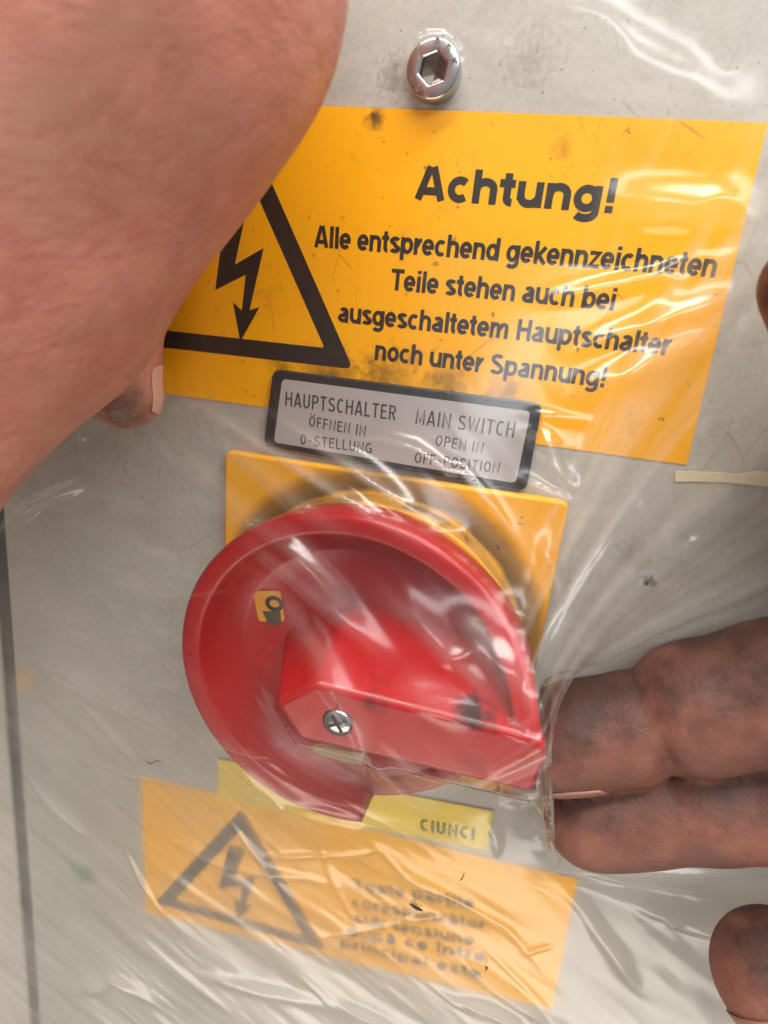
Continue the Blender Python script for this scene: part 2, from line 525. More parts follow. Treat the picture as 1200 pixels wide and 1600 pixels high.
tag(o, 'pale cabinet door edge left of the dark gap', 'panel', kind='structure')
o = link('cabinet_interior', *prism([(g0[0] - 30, g0[1]), (g1[0] - 30, g1[1]), (g1[0] + 30, g1[1]), (g0[0] + 30, g0[1])], -9.0, -6.0), M_gap)
tag(o, 'dark space inside the cabinet behind the gap', 'panel', kind='structure')

# ------------------------------------------------------------------ stickers
M_yel = mat_sticker('yellow_vinyl', (0.92, 0.43, 0.001), (0.86, 0.375, 0.001), 0.0, marks=((587, 186, .2, 2.2, .75), (583, 180, .2, 1.2, .8), (880, 232, .2, 2, .4), (640, 560, .2, 3, .3), (520, 590, .2, 7, .7), (700, 598, .2, 5, .6), (790, 612, .2, 4, .6), (600, 590, .2, 6, .6), (440, 575, .2, 3, .5)))
M_yel2 = mat_sticker('yellow_vinyl_lower', (0.96, 0.47, 0.004), (0.90, 0.41, 0.003), 20.0, 0.6)
M_blk = mat_plain('black_print', (0.018, 0.017, 0.015), 0.42, vary=0.2, dust=0.35, dustcol=(0.16, 0.11, 0.05))
M_blk2 = mat_plain('black_print_faded', (0.03, 0.03, 0.025), 0.5, vary=0.2)


def tri_sign(parent, T, h, mat):
    """warning triangle outline and lightning arrow; T maps unit coords to uv"""
    k = 0.0
    out = [(-0.5, 0), (0.5, 0), (0, 0.875)]
    inn = [(-0.372, 0.072), (0.372, 0.072), (0, 0.728)]

    def rnd(pts, r):
        o = []
        for i in range(3):
            p, a, b = np.array(pts[i]), np.array(pts[i - 1]), np.array(pts[(i + 1) % 3])
            da, db = (a - p) / np.linalg.norm(a - p), (b - p) / np.linalg.norm(b - p)
            for t in np.linspace(0, 1, 5):
                o.append(p + da * r * (1 - t) ** 2 + db * r * t ** 2)
        return o
    po, pi = rnd(out, 0.04), rnd(inn, 0.012)
    n = len(po)
    vs = [(*T(*p), h) for p in po] + [(*T(*p), h) for p in pi]
    up(link('warning_triangle', vs, [[i, (i + 1) % n, n + (i + 1) % n, n + i] for i in range(n)], mat, parent))
    # lightning arrow, three convex pieces
    a = [(-0.02, 0.60), (-0.125, 0.285), (-0.125, 0.285)]
    pts = [(-0.063, 0.60), (0.028, 0.60), (-0.028, 0.36), (0.095, 0.43), (0.040, 0.19), (0.083, 0.205), (0.0, 0.058), (-0.035, 0.215), (0.005, 0.185), (0.020, 0.325), (-0.115, 0.255)]
    f = [[0, 10, 2, 1], [10, 9, 3, 2], [9, 8, 4, 3], [7, 6, 5, 4, 8]]
    up(link('lightning_arrow', [(*T(*p), h) for p in pts], f, mat, parent))


def tri_affine(bl, br, ap, skew=0.0):
    bl, br, ap = (np.array(x[:2]) for x in (bl, br, ap))
    mid = (bl + br) / 2

    def T(x, y):
        q = mid + (br - bl) * x + (ap - mid) * (y / 0.875)
        return q[0], q[1]
    return T


# upper sticker
q = [(-77.6, 28.8), (29.3, 28.9), (30.6, -22.6), (-77.4, -22.5)]
st = thing('warning_sticker', 'large yellow warning sticker in German with a lightning triangle, above the red switch', 'sticker', (-20, 3, 0))
up_ = link('sticker_base', *prism(q, 0.0, 0.16), M_yel, st)
# triangle: right base corner near (545,575), right edge climbs to the upper left
br = at(552, 577, .16)
bl = np.array([br[0] - 45.5, br[1] - 0.2])
ap = np.array([br[0] - 22.7, br[1] + 39.8])
tri_sign(st, tri_affine(bl, br, ap), 0.19, M_blk)
for txt, a, b, c in (('Achtung!', (645, 311), (962, 334), 5.0),
                     ('Alle entsprechend gekennzeichneten', (490, 386), (1118, 434), 3.55),
                     ('Teile stehen auch bei', (609, 453), (960, 486), 3.55),
                     ('ausgeschaltetem Hauptschalter', (527, 503), (1046, 556), 3.55),
                     ('noch unter Spannung!', (584, 562), (946, 606), 3.55)):
    up(lettering(txt, at(*a, .19), at(*b, .19), c, 0.20 if c > 4 else 0.19, 0.19, M_blk, st, track=-0.025))

# lower sticker (Romanian), a little tilted
q2 = [at(222, 1211, 0)[:2], at(230, 1423, 0)[:2], at(862, 1574, 0)[:2], at(902, 1372, 0)[:2]]
st2 = thing('warning_sticker', 'yellow warning sticker in Romanian seen blurred through the film, below the red switch', 'sticker', (-24, -146, 0))
link('sticker_base', *prism([tuple(x) for x in q2], 0.0, 0.16), M_yel2, st2)
tri_sign(st2, tri_affine(at(243, 1409, .2), at(510, 1484, .2), at(378, 1262, .2)), 0.19, M_blk2)
for k, (txt, a, b) in enumerate((('Toate părțile', (552, 1388), (742, 1418)), ('corespunzător', (550, 1415), (760, 1452)),
                                 ('sub tensiune', (552, 1440), (742, 1476)), ('după ce între', (541, 1460), (760, 1502)),
                                 ('principal este', (531, 1478), (752, 1528)))):
    up(lettering(txt, at(*a, .19), at(*b, .19), 3.6, 0.2, 0.19, M_blk2, st2, track=0.02))

# ------------------------------------------------------------------ label plate HAUPTSCHALTER / MAIN SWITCH
M_lab = mat_plain('black_label_frame', (0.022, 0.024, 0.028), 0.4, dust=0.5, dustcol=(0.2, 0.18, 0.16))
M_sil = mat_plain('silver_label_face', (0.50, 0.47, 0.46), 0.42, metal=0.25, vary=0.08, scale=0.08)
M_ink = mat_plain('engraved_ink', (0.05, 0.045, 0.045), 0.5, vary=0.3)
LQ = [at(426, 577, 1.5), at(848, 631, 1.5), at(822, 768, 1.5), at(411, 697, 1.5)]
lc = sum(LQ) / 4
lab = thing('switch_label', 'black framed silver label plate reading main switch, between yellow sticker and red handle', 'label', (lc[0], lc[1], 0))
o = link('label_frame', *prism(rquad(LQ, 1.6), 0.17, 1.5), M_lab, lab)
bevel(o, 0.3, 2)
SQ = [at(441, 592, 1.55), at(829, 643, 1.55), at(806, 755, 1.55), at(428, 691, 1.55)]
o = link('label_face', *prism(rquad(SQ, 0.9), 1.3, 1.56), M_sil, lab)
for txt, a, b, c in (('HAUPTSCHALTER', (445, 634), (618, 657), 2.75), ('ÖFFNEN IN', (482, 666), (571, 682), 2.05), ('0-STELLUNG', (469, 694), (581, 709), 2.05),
                     ('MAIN SWITCH', (648, 662), (803, 684), 2.75), ('OPEN IN', (679, 696), (754, 709), 2.05), ('OFF-POSITION', (647, 723), (780, 740), 2.05)):
    up(lettering(txt, at(*a, 1.58), at(*b, 1.58), c, 0.135, 1.585, M_ink, lab, track=0.14))

# ------------------------------------------------------------------ main switch
M_red = mat_red()
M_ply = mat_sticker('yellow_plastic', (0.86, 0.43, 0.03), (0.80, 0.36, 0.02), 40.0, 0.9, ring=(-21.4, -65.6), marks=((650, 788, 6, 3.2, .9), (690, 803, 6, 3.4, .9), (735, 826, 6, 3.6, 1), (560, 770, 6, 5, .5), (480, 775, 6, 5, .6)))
M_lem = mat_plain('lemon_label', (0.82, 0.58, 0.05), 0.45, vary=0.05)
M_steel = mat_plain('bright_steel', (0.56, 0.56, 0.57), 0.2, metal=1.0, vary=0.1, scale=0.6)
M_hole = mat_plain('dark_socket', (0.06, 0.05, 0.045), 0.35, metal=0.8)
CX, CY = -21.4, -65.6
HX, HY = -22.6, -66.5
sw = thing('main_switch', 'red rotary main switch handle on a yellow square base plate', 'switch', (CX, CY, 0))
pl = [at(350, 703, 2.5), at(890, 788, 2.5)]
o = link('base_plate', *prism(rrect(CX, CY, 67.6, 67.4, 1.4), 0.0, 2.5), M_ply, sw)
bevel(o, 0.7, 3)


def lathe(prof, cx, cy, n=96, rf=None):
    vs, fs = [], []
    for k in range(n):
        a = 2 * math.pi * k / n
        for (r, h) in prof:
            vs.append((cx + r * math.cos(a), cy + r * math.sin(a), h))
    m_ = len(prof)
    for k in range(n):
        j = (k + 1) % n
        for i in range(m_ - 1):
            fs.append([k * m_ + i, j * m_ + i, j * m_ + i + 1, k * m_ + i + 1])
    return vs, fs


# dark ring on the plate around the collar, drawn by the plate material
M_grime = mat_plain('grime', (0.10, 0.075, 0.04), 0.7, vary=0.3, scale=0.25)
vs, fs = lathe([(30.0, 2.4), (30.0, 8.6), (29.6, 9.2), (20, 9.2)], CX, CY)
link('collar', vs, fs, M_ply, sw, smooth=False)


# handle dish: polar grid with a rim that climbs into the grip and is cut away at the lower right


def sst(x, a, b):
    t = np.clip((x - a) / (b - a), 0, 1)
    return t * t * (3 - 2 * t)


def rim_shape(th):
    """outer radius, rim-top height for angle th (deg, -180..180)"""
    bump = sst(th, 62, 4) * (th > -30) * 1.0
    R = 32.9 + 2.6 * bump
    H = 21.0 + 10.5 * np.where(th > -90, sst(th, 50, 3), 0)
    cut = sst(th, -79.0, -77.6) * (1 - sst(th, -17, -15))
    H = np.where((th < 0) & (th > -90), 21.0 + 9.5 * sst(th, -22, -8), H)
    H = H * (1 - cut) + 13.6 * cut
    return R, H, cut


nT = 720
ths = np.linspace(-180, 180, nT, endpoint=False)
# denser angles around the cut
R_, H_, C_ = rim_shape(ths)
FL = 12.5
rings = []
wr = 4.6


def ring(rad, hh):
    a = np.radians(ths)
    return np.stack([HX + rad * np.cos(a), HY + rad * np.sin(a), hh], 1)


rings.append(ring(R_ - 3.0, np.full(nT, 9.6)))
rings.append(ring(R_ - 2.1, np.full(nT, 10.2)))
rings.append(ring(R_ - 1.7, 11.5 + 0 * H_))
hb = np.maximum(H_, 12.6)
for f_, dr in ((0.55, 0.9), (1.0, 0.55)):
    rings.append(ring(R_ - dr, 11.5 + (hb - 1.3 - 11.5) * f_))
for t in np.linspace(0.2, 1, 5):      # outer rounding
    a = t * math.pi / 2
    rings.append(ring(R_ - 0.55 - 1.3 * (1 - math.cos(a)), hb - 1.3 + 1.3 * math.sin(a)))
rings.append(ring(R_ - wr + 0.9, hb - 0.12))
for t in np.linspace(0.25, 1, 4):      # inner rounding
    a = t * math.pi / 2
    rings.append(ring(R_ - wr + 0.9 - 1.0 * math.sin(a), hb - 0.12 - 1.0 * (1 - math.cos(a))))
inner_r = R_ - wr - 0.1
for t in (0.25, 0.5, 0.75, 0.92, 1.0):
    rings.append(ring(inner_r - 5.2 * t ** 1.6 * (1 - C_) - 0.4 * t, (hb - 1.12) * (1 - t ** 0.8) + FL * t ** 0.8))
last = inner_r - 5.2 * (1 - C_) - 0.4
for t in (0.8, 0.55, 0.3, 0.1, 0.02):
    rings.append(ring(last * t, FL - 0.6 * (1 - t) + 0 * last))
V = np.concatenate(rings)
F = []
for i in range(len(rings) - 1):
    for k in range(nT):
        j = (k + 1) % nT
        F.append([i * nT + k, i * nT + j, (i + 1) * nT + j, (i + 1) * nT + k])
dish = link('handle', V, F, M_red, sw, smooth=True)

# grip bar: faceted wedge across the dish
top = [(-24.6, -59.9), (12.9, -61.3), (13.6, -64.5), (12.5, -72.2), (-26.8, -72.4), (-31.3, -66.0)]
tb = [31.8, 31.6, 31.4, 31.0, 31.2, 31.0]
bot = [(-23.5, -54.2), (7.0, -57.5), (10.0, -64.5), (10.0, -73.4), (-29.5, -74.6), (-38.0, -65.0)]
vs = [(a, b, h) for (a, b), h in zip(top, tb)] + [(a, b, 11.0) for a, b in bot]
fs = [list(range(6))[::-1]] + [[i, (i + 1) % 6, 6 + (i + 1) % 6, 6 + i] for i in range(6)]
grip = link('grip', vs, fs, M_red, sw)
bm = bmesh.new()
bm.from_mesh(grip.data)
bmesh.ops.recalc_face_normals(bm, faces=bm.faces[:])
bm.to_mesh(grip.data)
bm.free()
bevel(grip, 1.3, 5, 20)
# black scorch marks on the flank
M_soot = mat_plain('soot', (0.02, 0.012, 0.012), 0.5)

# cross-head screw in the grip
SX, SY = -20.1, -66.6
hs = 31.45


def disc_prof(prof, cx, cy, n=40):
    vs, fs = lathe(prof, cx, cy, n)
    m_ = len(prof)
    fs.append([k * m_ + m_ - 1 for k in range(n)])
    return vs, fs


scr = link('screw', *disc_prof([(2.35, hs - .5), (2.35, hs + .1), (2.1, hs + .35), (1.2, hs + .5), (0.3, hs + .53)], SX, SY), M_steel, grip, smooth=True)
vs, fs = [], []
for k in range(2):
    a = math.radians(32 + 90 * k)
    for (x, y) in ((-1.75, -.27), (1.75, -.27), (1.75, .27), (-1.75, .27)):
        vs.append((SX + x * math.cos(a) - y * math.sin(a), SY + x * math.sin(a) + y * math.cos(a), hs + .56 + k * .01))
    fs.append([4 * k, 4 * k + 1, 4 * k + 2, 4 * k + 3])
up(link('cross_slot', vs, fs, M_hole, scr))
up(sheet(rrect(SX, SY, 5.3, 5.3, 2.6), hs + .02, 'screw_recess', M_hole, grip))
# tick mark on the grip above the screw
up(sheet(rrect(SX - 0.2, SY + 3.4, 0.3, 1.2, 0.1), hs + .14, 'tick_mark', M_soot, grip))

# windows in the dish
M_win = mat_plain('window_yellow', (0.75, 0.33, 0.02), 0.5, vary=0.2)
M_winw = mat_plain('window_pale', (0.62, 0.50, 0.30), 0.5, vary=0.1)
wc = (at(420, 948, FL + .3))
wn = link('indicator_window', *prism(rrect(wc[0], wc[1], 5.6, 6.6, 0.8, 0.2), FL - .6, FL + .2), M_win, sw)
up(lettering('O', at(412, 952, FL + .23), at(446, 957, FL + .23), 3.1, 0.2, FL + .23, M_blk, wn, name='position_mark'))
up(sheet([at(412, 958, 0)[:2] * 0 + at(x, y, FL + .25)[:2] for x, y in ((410, 955), (438, 955), (440, 975), (420, 977))], FL + .25, 'dirt_patch', M_grime, wn))
wc = at(530, 1190, FL + 1.2)
wn2 = link('indicator_window', *prism([tuple(at(x, y, FL + 1.2)[:2]) for x, y in ((490, 1166), (568, 1178), (562, 1216), (492, 1206))], FL - .6, FL + 1.2), M_winw, sw)

# lemon marking label under the plate
LE = [at(341, 1186, .4)[:2], at(341, 1246, .4)[:2], at(761, 1328, .4)[:2], at(770, 1268, .4)[:2]]
lem = thing('marking_label', 'narrow lemon yellow label with dark lettering, half hidden under the red handle', 'label', (-20, -108, 0))
link('label_strip', *prism([tuple(x) for x in LE], 0.17, 0.45), M_lem, lem)
M_olive = mat_plain('olive_ink', (0.10, 0.13, 0.02), 0.6)
up(lettering('CIUNCI', at(655, 1297, .5), at(742, 1313, .5), 3.6, 0.22, 0.48, M_olive, lem, track=0.05))

# ------------------------------------------------------------------ socket head screw at the top
BX, BY = at(676, 106, 3.0)[:2]
bt = thing('socket_screw', 'shiny hexagon socket head screw above the yellow warning sticker', 'screw', (BX, BY, 0))
rb = 4.2
n = 72
prof = [(rb, 0.0), (rb, 2.5), (rb - 0.15, 2.85), (rb - 0.5, 3.0)]
vs, fs = lathe(prof, BX, BY, n)
m_ = len(prof)
hexr = 2.2


def hexpt(a, r):
    k = math.pi / 3
    return r * math.cos(k / 2) / math.cos((a - .35) % k - k / 2)


b0 = len(vs)
nfs = len(fs)
sock = []
for (mul, hh) in ((1.12, 3.0), (1.0, 2.75), (0.98, 1.0), (0.0, 0.4)):
    for k in range(n):
        a = 2 * math.pi * k / n
        r = hexpt(a, hexr) * mul
        vs.append((BX + r * math.cos(a), BY + r * math.sin(a), hh))
for k in range(n):
    j = (k + 1) % n
    fs.append([k * m_ + m_ - 1, j * m_ + m_ - 1, b0 + j, b0 + k])
    fs.append([b0 + k, b0 + j, b0 + n + j, b0 + n + k])
    for i in (1, 2):
        sock.append([b0 + i * n + k, b0 + i * n + j, b0 + (i + 1) * n + j, b0 + (i + 1) * n + k])
o = link('screw_head', vs[:b0 + 2 * n], fs, M_steel, bt)
M_sock = mat_plain('socket_steel', (0.26, 0.22, 0.18), 0.3, metal=1.0, vary=0.25, scale=0.5)
link('hex_socket', vs, sock, M_sock, bt)
bevel(o, 0.12, 2, 25)
# embossed head marks, letter by letter round the face


def ring_letters(txt, a0, step):
    G = glyphs(0.2)
    vs, fs = [], []
    for i, ch in enumerate(txt):
        a = math.radians(a0 + step * i)
        adv, ls = G[ch]
        rr = 2.72
        for ln in ls:
            prs = strokes(ln, 0.2)
            b = len(vs)
            for p_, q_ in prs:
                for pt in (p_, q_):
                    x, y = (pt[0] - adv / 2) * 1.15, pt[1] * 1.15 + rr
                    # letters stand on the inner edge, tops outward
                    px = x * math.sin(a) + y * math.cos(a)
                    py = -x * math.cos(a) + y * math.sin(a)
                    vs.append((BX + px, BY + py, 3.16))
            nb = len(vs) - b
            for k in range(0, nb, 1):
                x0, y0, _ = vs[b + k]
                vs.append((x0, y0, 2.98))
            for k in range(len(prs) - 1):
                i0, i1, i2, i3 = b + 2 * k, b + 2 * k + 1, b + 2 * k + 3, b + 2 * k + 2
                fs.append([i0, i1, i2, i3])
                fs.append([i0 + nb, i0, i3, i3 + nb])
                fs.append([i1, i1 + nb, i2 + nb, i2])
    return link('head_marking', vs, fs, M_steel, bt)


ring_letters('RDX', 84, -33)
ring_letters('0', 262, 0)
ring_letters('7', 236, 0)
ring_letters('A', 205, 0)
# ------------------------------------------------------------------ strip of old tape
M_tape = mat_sticker('old_paper_tape', (0.68, 0.60, 0.42), (0.60, 0.50, 0.33), 63.0, 1.0)
tp = [(1055, 736), (1085, 737), (1120, 737.5), (1150, 741), (1168, 738), (1185, 736), (1215, 737), (1215, 763), (1180, 758), (1130, 753), (1090, 752), (1054, 752)]
tpp = [tuple(at(x, y, 0)[:2]) for x, y in tp]
tpp[6] = (tpp[6][0] + 40, tpp[6][1])
tpp[7] = (tpp[7][0] + 40, tpp[7][1])
o = link('tape_strip', *prism(tpp, 0.0, 0.22), M_tape)
tag(o, 'narrow strip of cream paper tape below the yellow sticker corner', 'tape')

# ------------------------------------------------------------------ hands (one continuous implicit body each)
def smin(a, b, k):
    h = np.clip(0.5 + 0.5 * (b - a) / k, 0, 1)
    return b + (a - b) * h - k * h * (1 - h)


def cone(P, a, b, ra, rb):
    ab = b - a
    t = np.clip(((P - a) @ ab) / (ab @ ab), 0, 1)
    return np.linalg.norm(P - a - t[..., None] * ab, axis=-1) - (ra + (rb - ra) * t)


def body_sdf(P, chains, k):
    """chains: list of (points, radii, k inside the chain)"""
    tot = None
    for pts, rad, kk in chains:
        d = None
        for i in range(len(pts) - 1):
            c = cone(P, np.array(pts[i]), np.array(pts[i + 1]), rad[i], rad[i + 1])
            d = c if d is None else smin(d, c, kk)
        tot = d if tot is None else smin(tot, d, k)
    return tot


def surface_nets(fn, lo, hi, step):
    lo, hi = np.array(lo, float), np.array(hi, float)
    n = np.ceil((hi - lo) / step).astype(int) + 1
    ax = [lo[i] + np.arange(n[i]) * step for i in range(3)]
    # coarse pass, then exact values only near the surface
    K = 4
    nc = (n - 1) // K + 2
    g = np.stack(np.meshgrid(*[lo[i] + np.arange(nc[i]) * step * K for i in range(3)], indexing='ij'), -1)
    Dc = fn(g.reshape(-1, 3)).reshape(tuple(nc))
    D = Dc
    for axs in range(3):
        i = np.arange(n[axs]) / K
        i0 = np.minimum(i.astype(int), nc[axs] - 2)
        sh = [1, 1, 1]
        sh[axs] = -1
        t = (i - i0).reshape(sh)
        D = np.take(D, i0, axs) * (1 - t) + np.take(D, i0 + 1, axs) * t
    near = np.argwhere(np.abs(D) < step * K * 1.1)
    for k in range(0, len(near), 200000):
        q_ = near[k:k + 200000]
        D[q_[:, 0], q_[:, 1], q_[:, 2]] = fn(lo + q_ * step)
    s = D < 0
    c = np.zeros(tuple(n - 1), int)
    for dx in (0, 1):
        for dy in (0, 1):
            for dz in (0, 1):
                c += s[dx:n[0] - 1 + dx, dy:n[1] - 1 + dy, dz:n[2] - 1 + dz]
    cells = (c > 0) & (c < 8)
    ids = -np.ones(tuple(n - 1), int)
    ci = np.argwhere(cells)
    ids[cells] = np.arange(len(ci))
    acc = np.zeros((len(ci), 3))
    cnt = np.zeros(len(ci))
    E = [((0, 0, 0), 0), ((0, 1, 0), 0), ((0, 0, 1), 0), ((0, 1, 1), 0), ((0, 0, 0), 1), ((1, 0, 0), 1), ((0, 0, 1), 1), ((1, 0, 1), 1),
         ((0, 0, 0), 2), ((1, 0, 0), 2), ((0, 1, 0), 2), ((1, 1, 0), 2)]
    for off, axis in E:
        p = ci + off
        q = p.copy()
        q[:, axis] += 1
        a, b = D[p[:, 0], p[:, 1], p[:, 2]], D[q[:, 0], q[:, 1], q[:, 2]]
        cr = (a < 0) != (b < 0)
        t = np.where(cr, a / np.where(cr, a - b, 1), 0)
        pos = p.astype(float)
        pos[:, axis] += t
        acc[cr] += pos[cr]
        cnt[cr] += 1
    V = lo + (acc / cnt[:, None]) * step
    F = []
    for axis in range(3):
        a1, a2 = (axis + 1) % 3, (axis + 2) % 3
        sl0 = [slice(None)] * 3
        sl1 = [slice(None)] * 3
        sl0[axis], sl1[axis] = slice(0, n[axis] - 1), slice(1, n[axis])
        for sl in (sl0, sl1):
            for k in (a1, a2):
                sl[k] = slice(1, n[k] - 1)
        x, y = s[tuple(sl0)], s[tuple(sl1)]
        idx = np.argwhere(x != y)
        flip = x[x != y]
        for k in (a1, a2):
            idx[:, k] += 1
        o1, o2 = np.zeros(3, int), np.zeros(3, int)
        o1[a1] = 1
        o2[a2] = 1
        q = [idx - o1 - o2, idx - o2, idx, idx - o1]
        q = np.stack([ids[t[:, 0], t[:, 1], t[:, 2]] for t in q], 1)
        q[~flip] = q[~flip][:, ::-1]
        F.append(q)
    F = np.concatenate(F)
    F = F[(F >= 0).all(1)]
    return V, F


def grad(fn, p, e=0.15):
    p = np.asarray(p, float)
    g = np.stack([fn(p + d) - fn(p - d) for d in np.eye(3) * e], -1)
    return g / (np.linalg.norm(g, axis=-1, keepdims=True) + 1e-9)


def fingernail(fn, tip, back, out, L, Wd, mat, parent, lift=0.25):
    """curved nail: grid laid on the finger surface; tip = free edge point, back = towards the root, out = outward"""
    tip, back, out = (np.array(x, float) for x in (tip, back, out))
    back /= np.linalg.norm(back)
    out -= back * (out @ back)
    out /= np.linalg.norm(out)
    side = np.cross(back, out)
    nu, nv = 15, 17
    vs = []
    for i in range(nu):
        t = i / (nu - 1)
        for j in range(nv):
            w = (j / (nv - 1) - .5) * 2
            sh = 1.0 - 0.10 * abs(2 * t - 1) ** 2
            tt = t + 0.10 * w * w * (1 - t) - 0.13 * w * w * t
            ang = w * 0.95
            p = tip + back * (tt * L) + side * (math.sin(ang) * Wd * .62 * sh) + out * (math.cos(ang) * 3 - 3 + 2)
            vs.append((*p, lift * (1 - 0.6 * t) * (1 - 0.5 * w * w)))
    vs = np.array(vs)
    vs, off_ = vs[:, :3], vs[:, 3]
    for _ in range(12):
        vs = vs - (fn(vs) - off_)[:, None] * grad(fn, vs) * .8
    fs = []
    for i in range(nu - 1):
        for j in range(nv - 1):
            fs.append([i * nv + j, i * nv + j + 1, (i + 1) * nv + j + 1, (i + 1) * nv + j])
    o = link('fingernail', vs, fs, mat, parent, smooth=True)
    sd = o.modifiers.new('thick', 'SOLIDIFY')
    sd.thickness = 0.3 * MM
    sd.offset = 0
    return o


q, c, cells, foldr, wv, gm, grime = mat_skin('skin_pale', (0.60, 0.275, 0.20), (0.50, 0.185, 0.132), (0.16, 0.09, 0.06), 0.30, axis=0.5)
c = q.mix(gm, c, grime)
c = q.mix(0.14, c, q.mix(foldr, (0.42, 0.13, 0.085), c))
crs = None
for sc_, st_ in ((0.055, 0.0016), (0.13, 0.0009)):
    fo_ = q.noise(sc_, 4, 0.6, q.mapping((0.32, 1.0, 1.5), (0, 0.42, 0), (sc_ * 90, 3, 8)), 0.8)
    v_ = q.ramp(q.math('ABSOLUTE', q.math('SUBTRACT', fo_, 0.5)), [(0.0, 0.0), (0.04, 0.7), (0.10, 1.0)])
    crs = q.bump(v_, 0.11 if sc_ < .1 else 0.07, st_, crs)
    c = q.mix(q.math('MULTIPLY', q.math('SUBTRACT', 1.0, v_), 0.20), c, (0.36, 0.10, 0.07))
nrm = q.bump(foldr, 0.07, 0.0006, crs)
c = q.mix(q.math('MULTIPLY', spot(q, depth(186, 655, 107), 9.5, 0.7, 0.7, 0.25), 0.85), c, (0.075, 0.04, 0.026))
nrm = q.bump(cells, 0.13, 0.0003, nrm)
nrm = q.bump(q.noise(0.22, 3, 0.5), 0.14, 0.0012, nrm)
M_skin1 = q.p(color=c, rough=0.48, normal=nrm, sss=0.12, spec=0.4)
q.b.inputs['Subsurface Radius'].default_value = (0.0012, 0.0005, 0.0003)
q.b.inputs['Subsurface Scale'].default_value = 1.0

q, c, cells, foldr, wv, gm, grime = mat_skin('skin_grimy', (0.29, 0.115, 0.08), (0.19, 0.07, 0.05), (0.030, 0.016, 0.013), 0.9, axis=0.1)
M_skin2q = (q, c, cells, foldr, wv, gm, grime)
# dirt is worked into the gripping (upper) side of the fingers
rmask = q.ramp(q.noise(0.09, 3, 0.5, q.mapping(loc=(3, 44, 2))), [(0.44, 0.0), (0.66, 1.0)])
gn = q.n('ShaderNodeNewGeometry')
po = q.coord()
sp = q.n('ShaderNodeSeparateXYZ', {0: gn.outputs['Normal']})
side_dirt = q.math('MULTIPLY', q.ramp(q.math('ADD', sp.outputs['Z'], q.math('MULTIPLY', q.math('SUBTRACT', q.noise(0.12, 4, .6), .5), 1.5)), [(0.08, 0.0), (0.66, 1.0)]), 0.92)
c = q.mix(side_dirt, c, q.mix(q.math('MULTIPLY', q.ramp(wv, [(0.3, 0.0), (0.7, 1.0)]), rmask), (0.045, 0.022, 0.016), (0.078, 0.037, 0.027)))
c = q.mix(q.math('MULTIPLY', gm, 0.45), c, grime)
c = q.mix(q.math('MULTIPLY', specks(q, 0.7, 0.66, 0.75, 21), 0.6), c, (0.05, 0.02, 0.015))
nrm = q.bump(wv, q.math('MULTIPLY', q.math('MULTIPLY', side_dirt, rmask), 0.42), 0.0003)
nrm = q.bump(cells, 0.16, 0.0003, nrm)
nrm = q.bump(foldr, 0.10, 0.0006, nrm)
nrm = q.bump(q.noise(0.22, 3, 0.5), 0.25, 0.0012, nrm)
c = q.mix(q.ramp(q.noise(0.1, 3, 0.5, q.mapping(loc=(9, 9, 9))), [(0.45, 0.0), (0.7, 0.30)]), c, (0.27, 0.10, 0.07))
c = q.mix(q.math('MULTIPLY', spot(q, depth(1215, 445, 69), 9, 0.6, 0.4), 0.85), c, (0.025, 0.014, 0.011))
M_skin2 = q.p(color=c, rough=0.58, normal=nrm, sss=0.08, spec=0.25)
q.b.inputs['Subsurface Radius'].default_value = (0.0010, 0.0004, 0.00025)
q.b.inputs['Subsurface Scale'].default_value = 1.0
M_nail2 = mat_plain('nail_grimy', (0.33, 0.15, 0.11), 0.4, vary=0.1, scale=0.2)
M_nail = mat_plain('nail', (0.58, 0.31, 0.235), 0.3, vary=0.06, scale=0.2)

PX = lambda r, z: r * z / FC      # pixels -> mm at distance z


def D(px, py, z):
    return depth(px, py, z)


# --- the near hand at the upper left: heel of the hand in front, fingers curled behind it down to the panel
h1 = []
r = 24.0
heel = [(600, -260, 62), (548, -60, 63), (505, 105, 64), (428, 218, 66), (330, 320, 68), (212, 425, 70), (70, 545, 72), (10, 640, 73), (10, 770, 74), (-60, 960, 76), (-200, 1180, 80)]
# silhouette points moved inwards along the local normal by the radius
cent, rads = [], []
for i, (x, y, z) in enumerate(heel):
    a, b = heel[max(i - 1, 0)], heel[min(i + 1, len(heel) - 1)]
    t = np.array([b[0] - a[0], b[1] - a[1]], float)
    t /= np.linalg.norm(t)
    nrm2 = np.array([t[1], -t[0]])     # towards the upper left
    if nrm2[0] > 0:
        nrm2 = -nrm2
    rr = 19.0
    off = rr / z * FC * 1.04 + (48 if y < 150 else 48 + min(1.0, (y - 150) / 400) * 62)
    cent.append(D(x + nrm2[0] * off, y + nrm2[1] * off, z))
    rads.append(rr)
h1.append((cent, rads, 10))
h1.append(([D(60, -300, 74), D(10, 0, 76), D(-120, 330, 78), D(-360, 600, 82)], [27, 28, 28, 26], 14))
h1.append(([D(-250, -250, 76), D(-330, 200, 86), D(-420, 600, 92)], [27, 28, 26], 14))
# wrist leaving to the left
h1.append(([D(-300, 200, 88), D(-900, 420, 92), D(-1500, 640, 96)], [27, 26, 27], 14))
body1 = list(h1)
# visible finger: from behind the palm down to the panel
tipc = D(192, 614, 113)
f1 = ([D(215, 330, 106), D(205, 445, 109), D(184, 555, 112), tipc], [8.2, 7.5, 6.9, 7.1], 3)
body1.append(f1)
body1.append(([D(215, 330, 106), D(150, 200, 88)], [8.6, 13], 4))
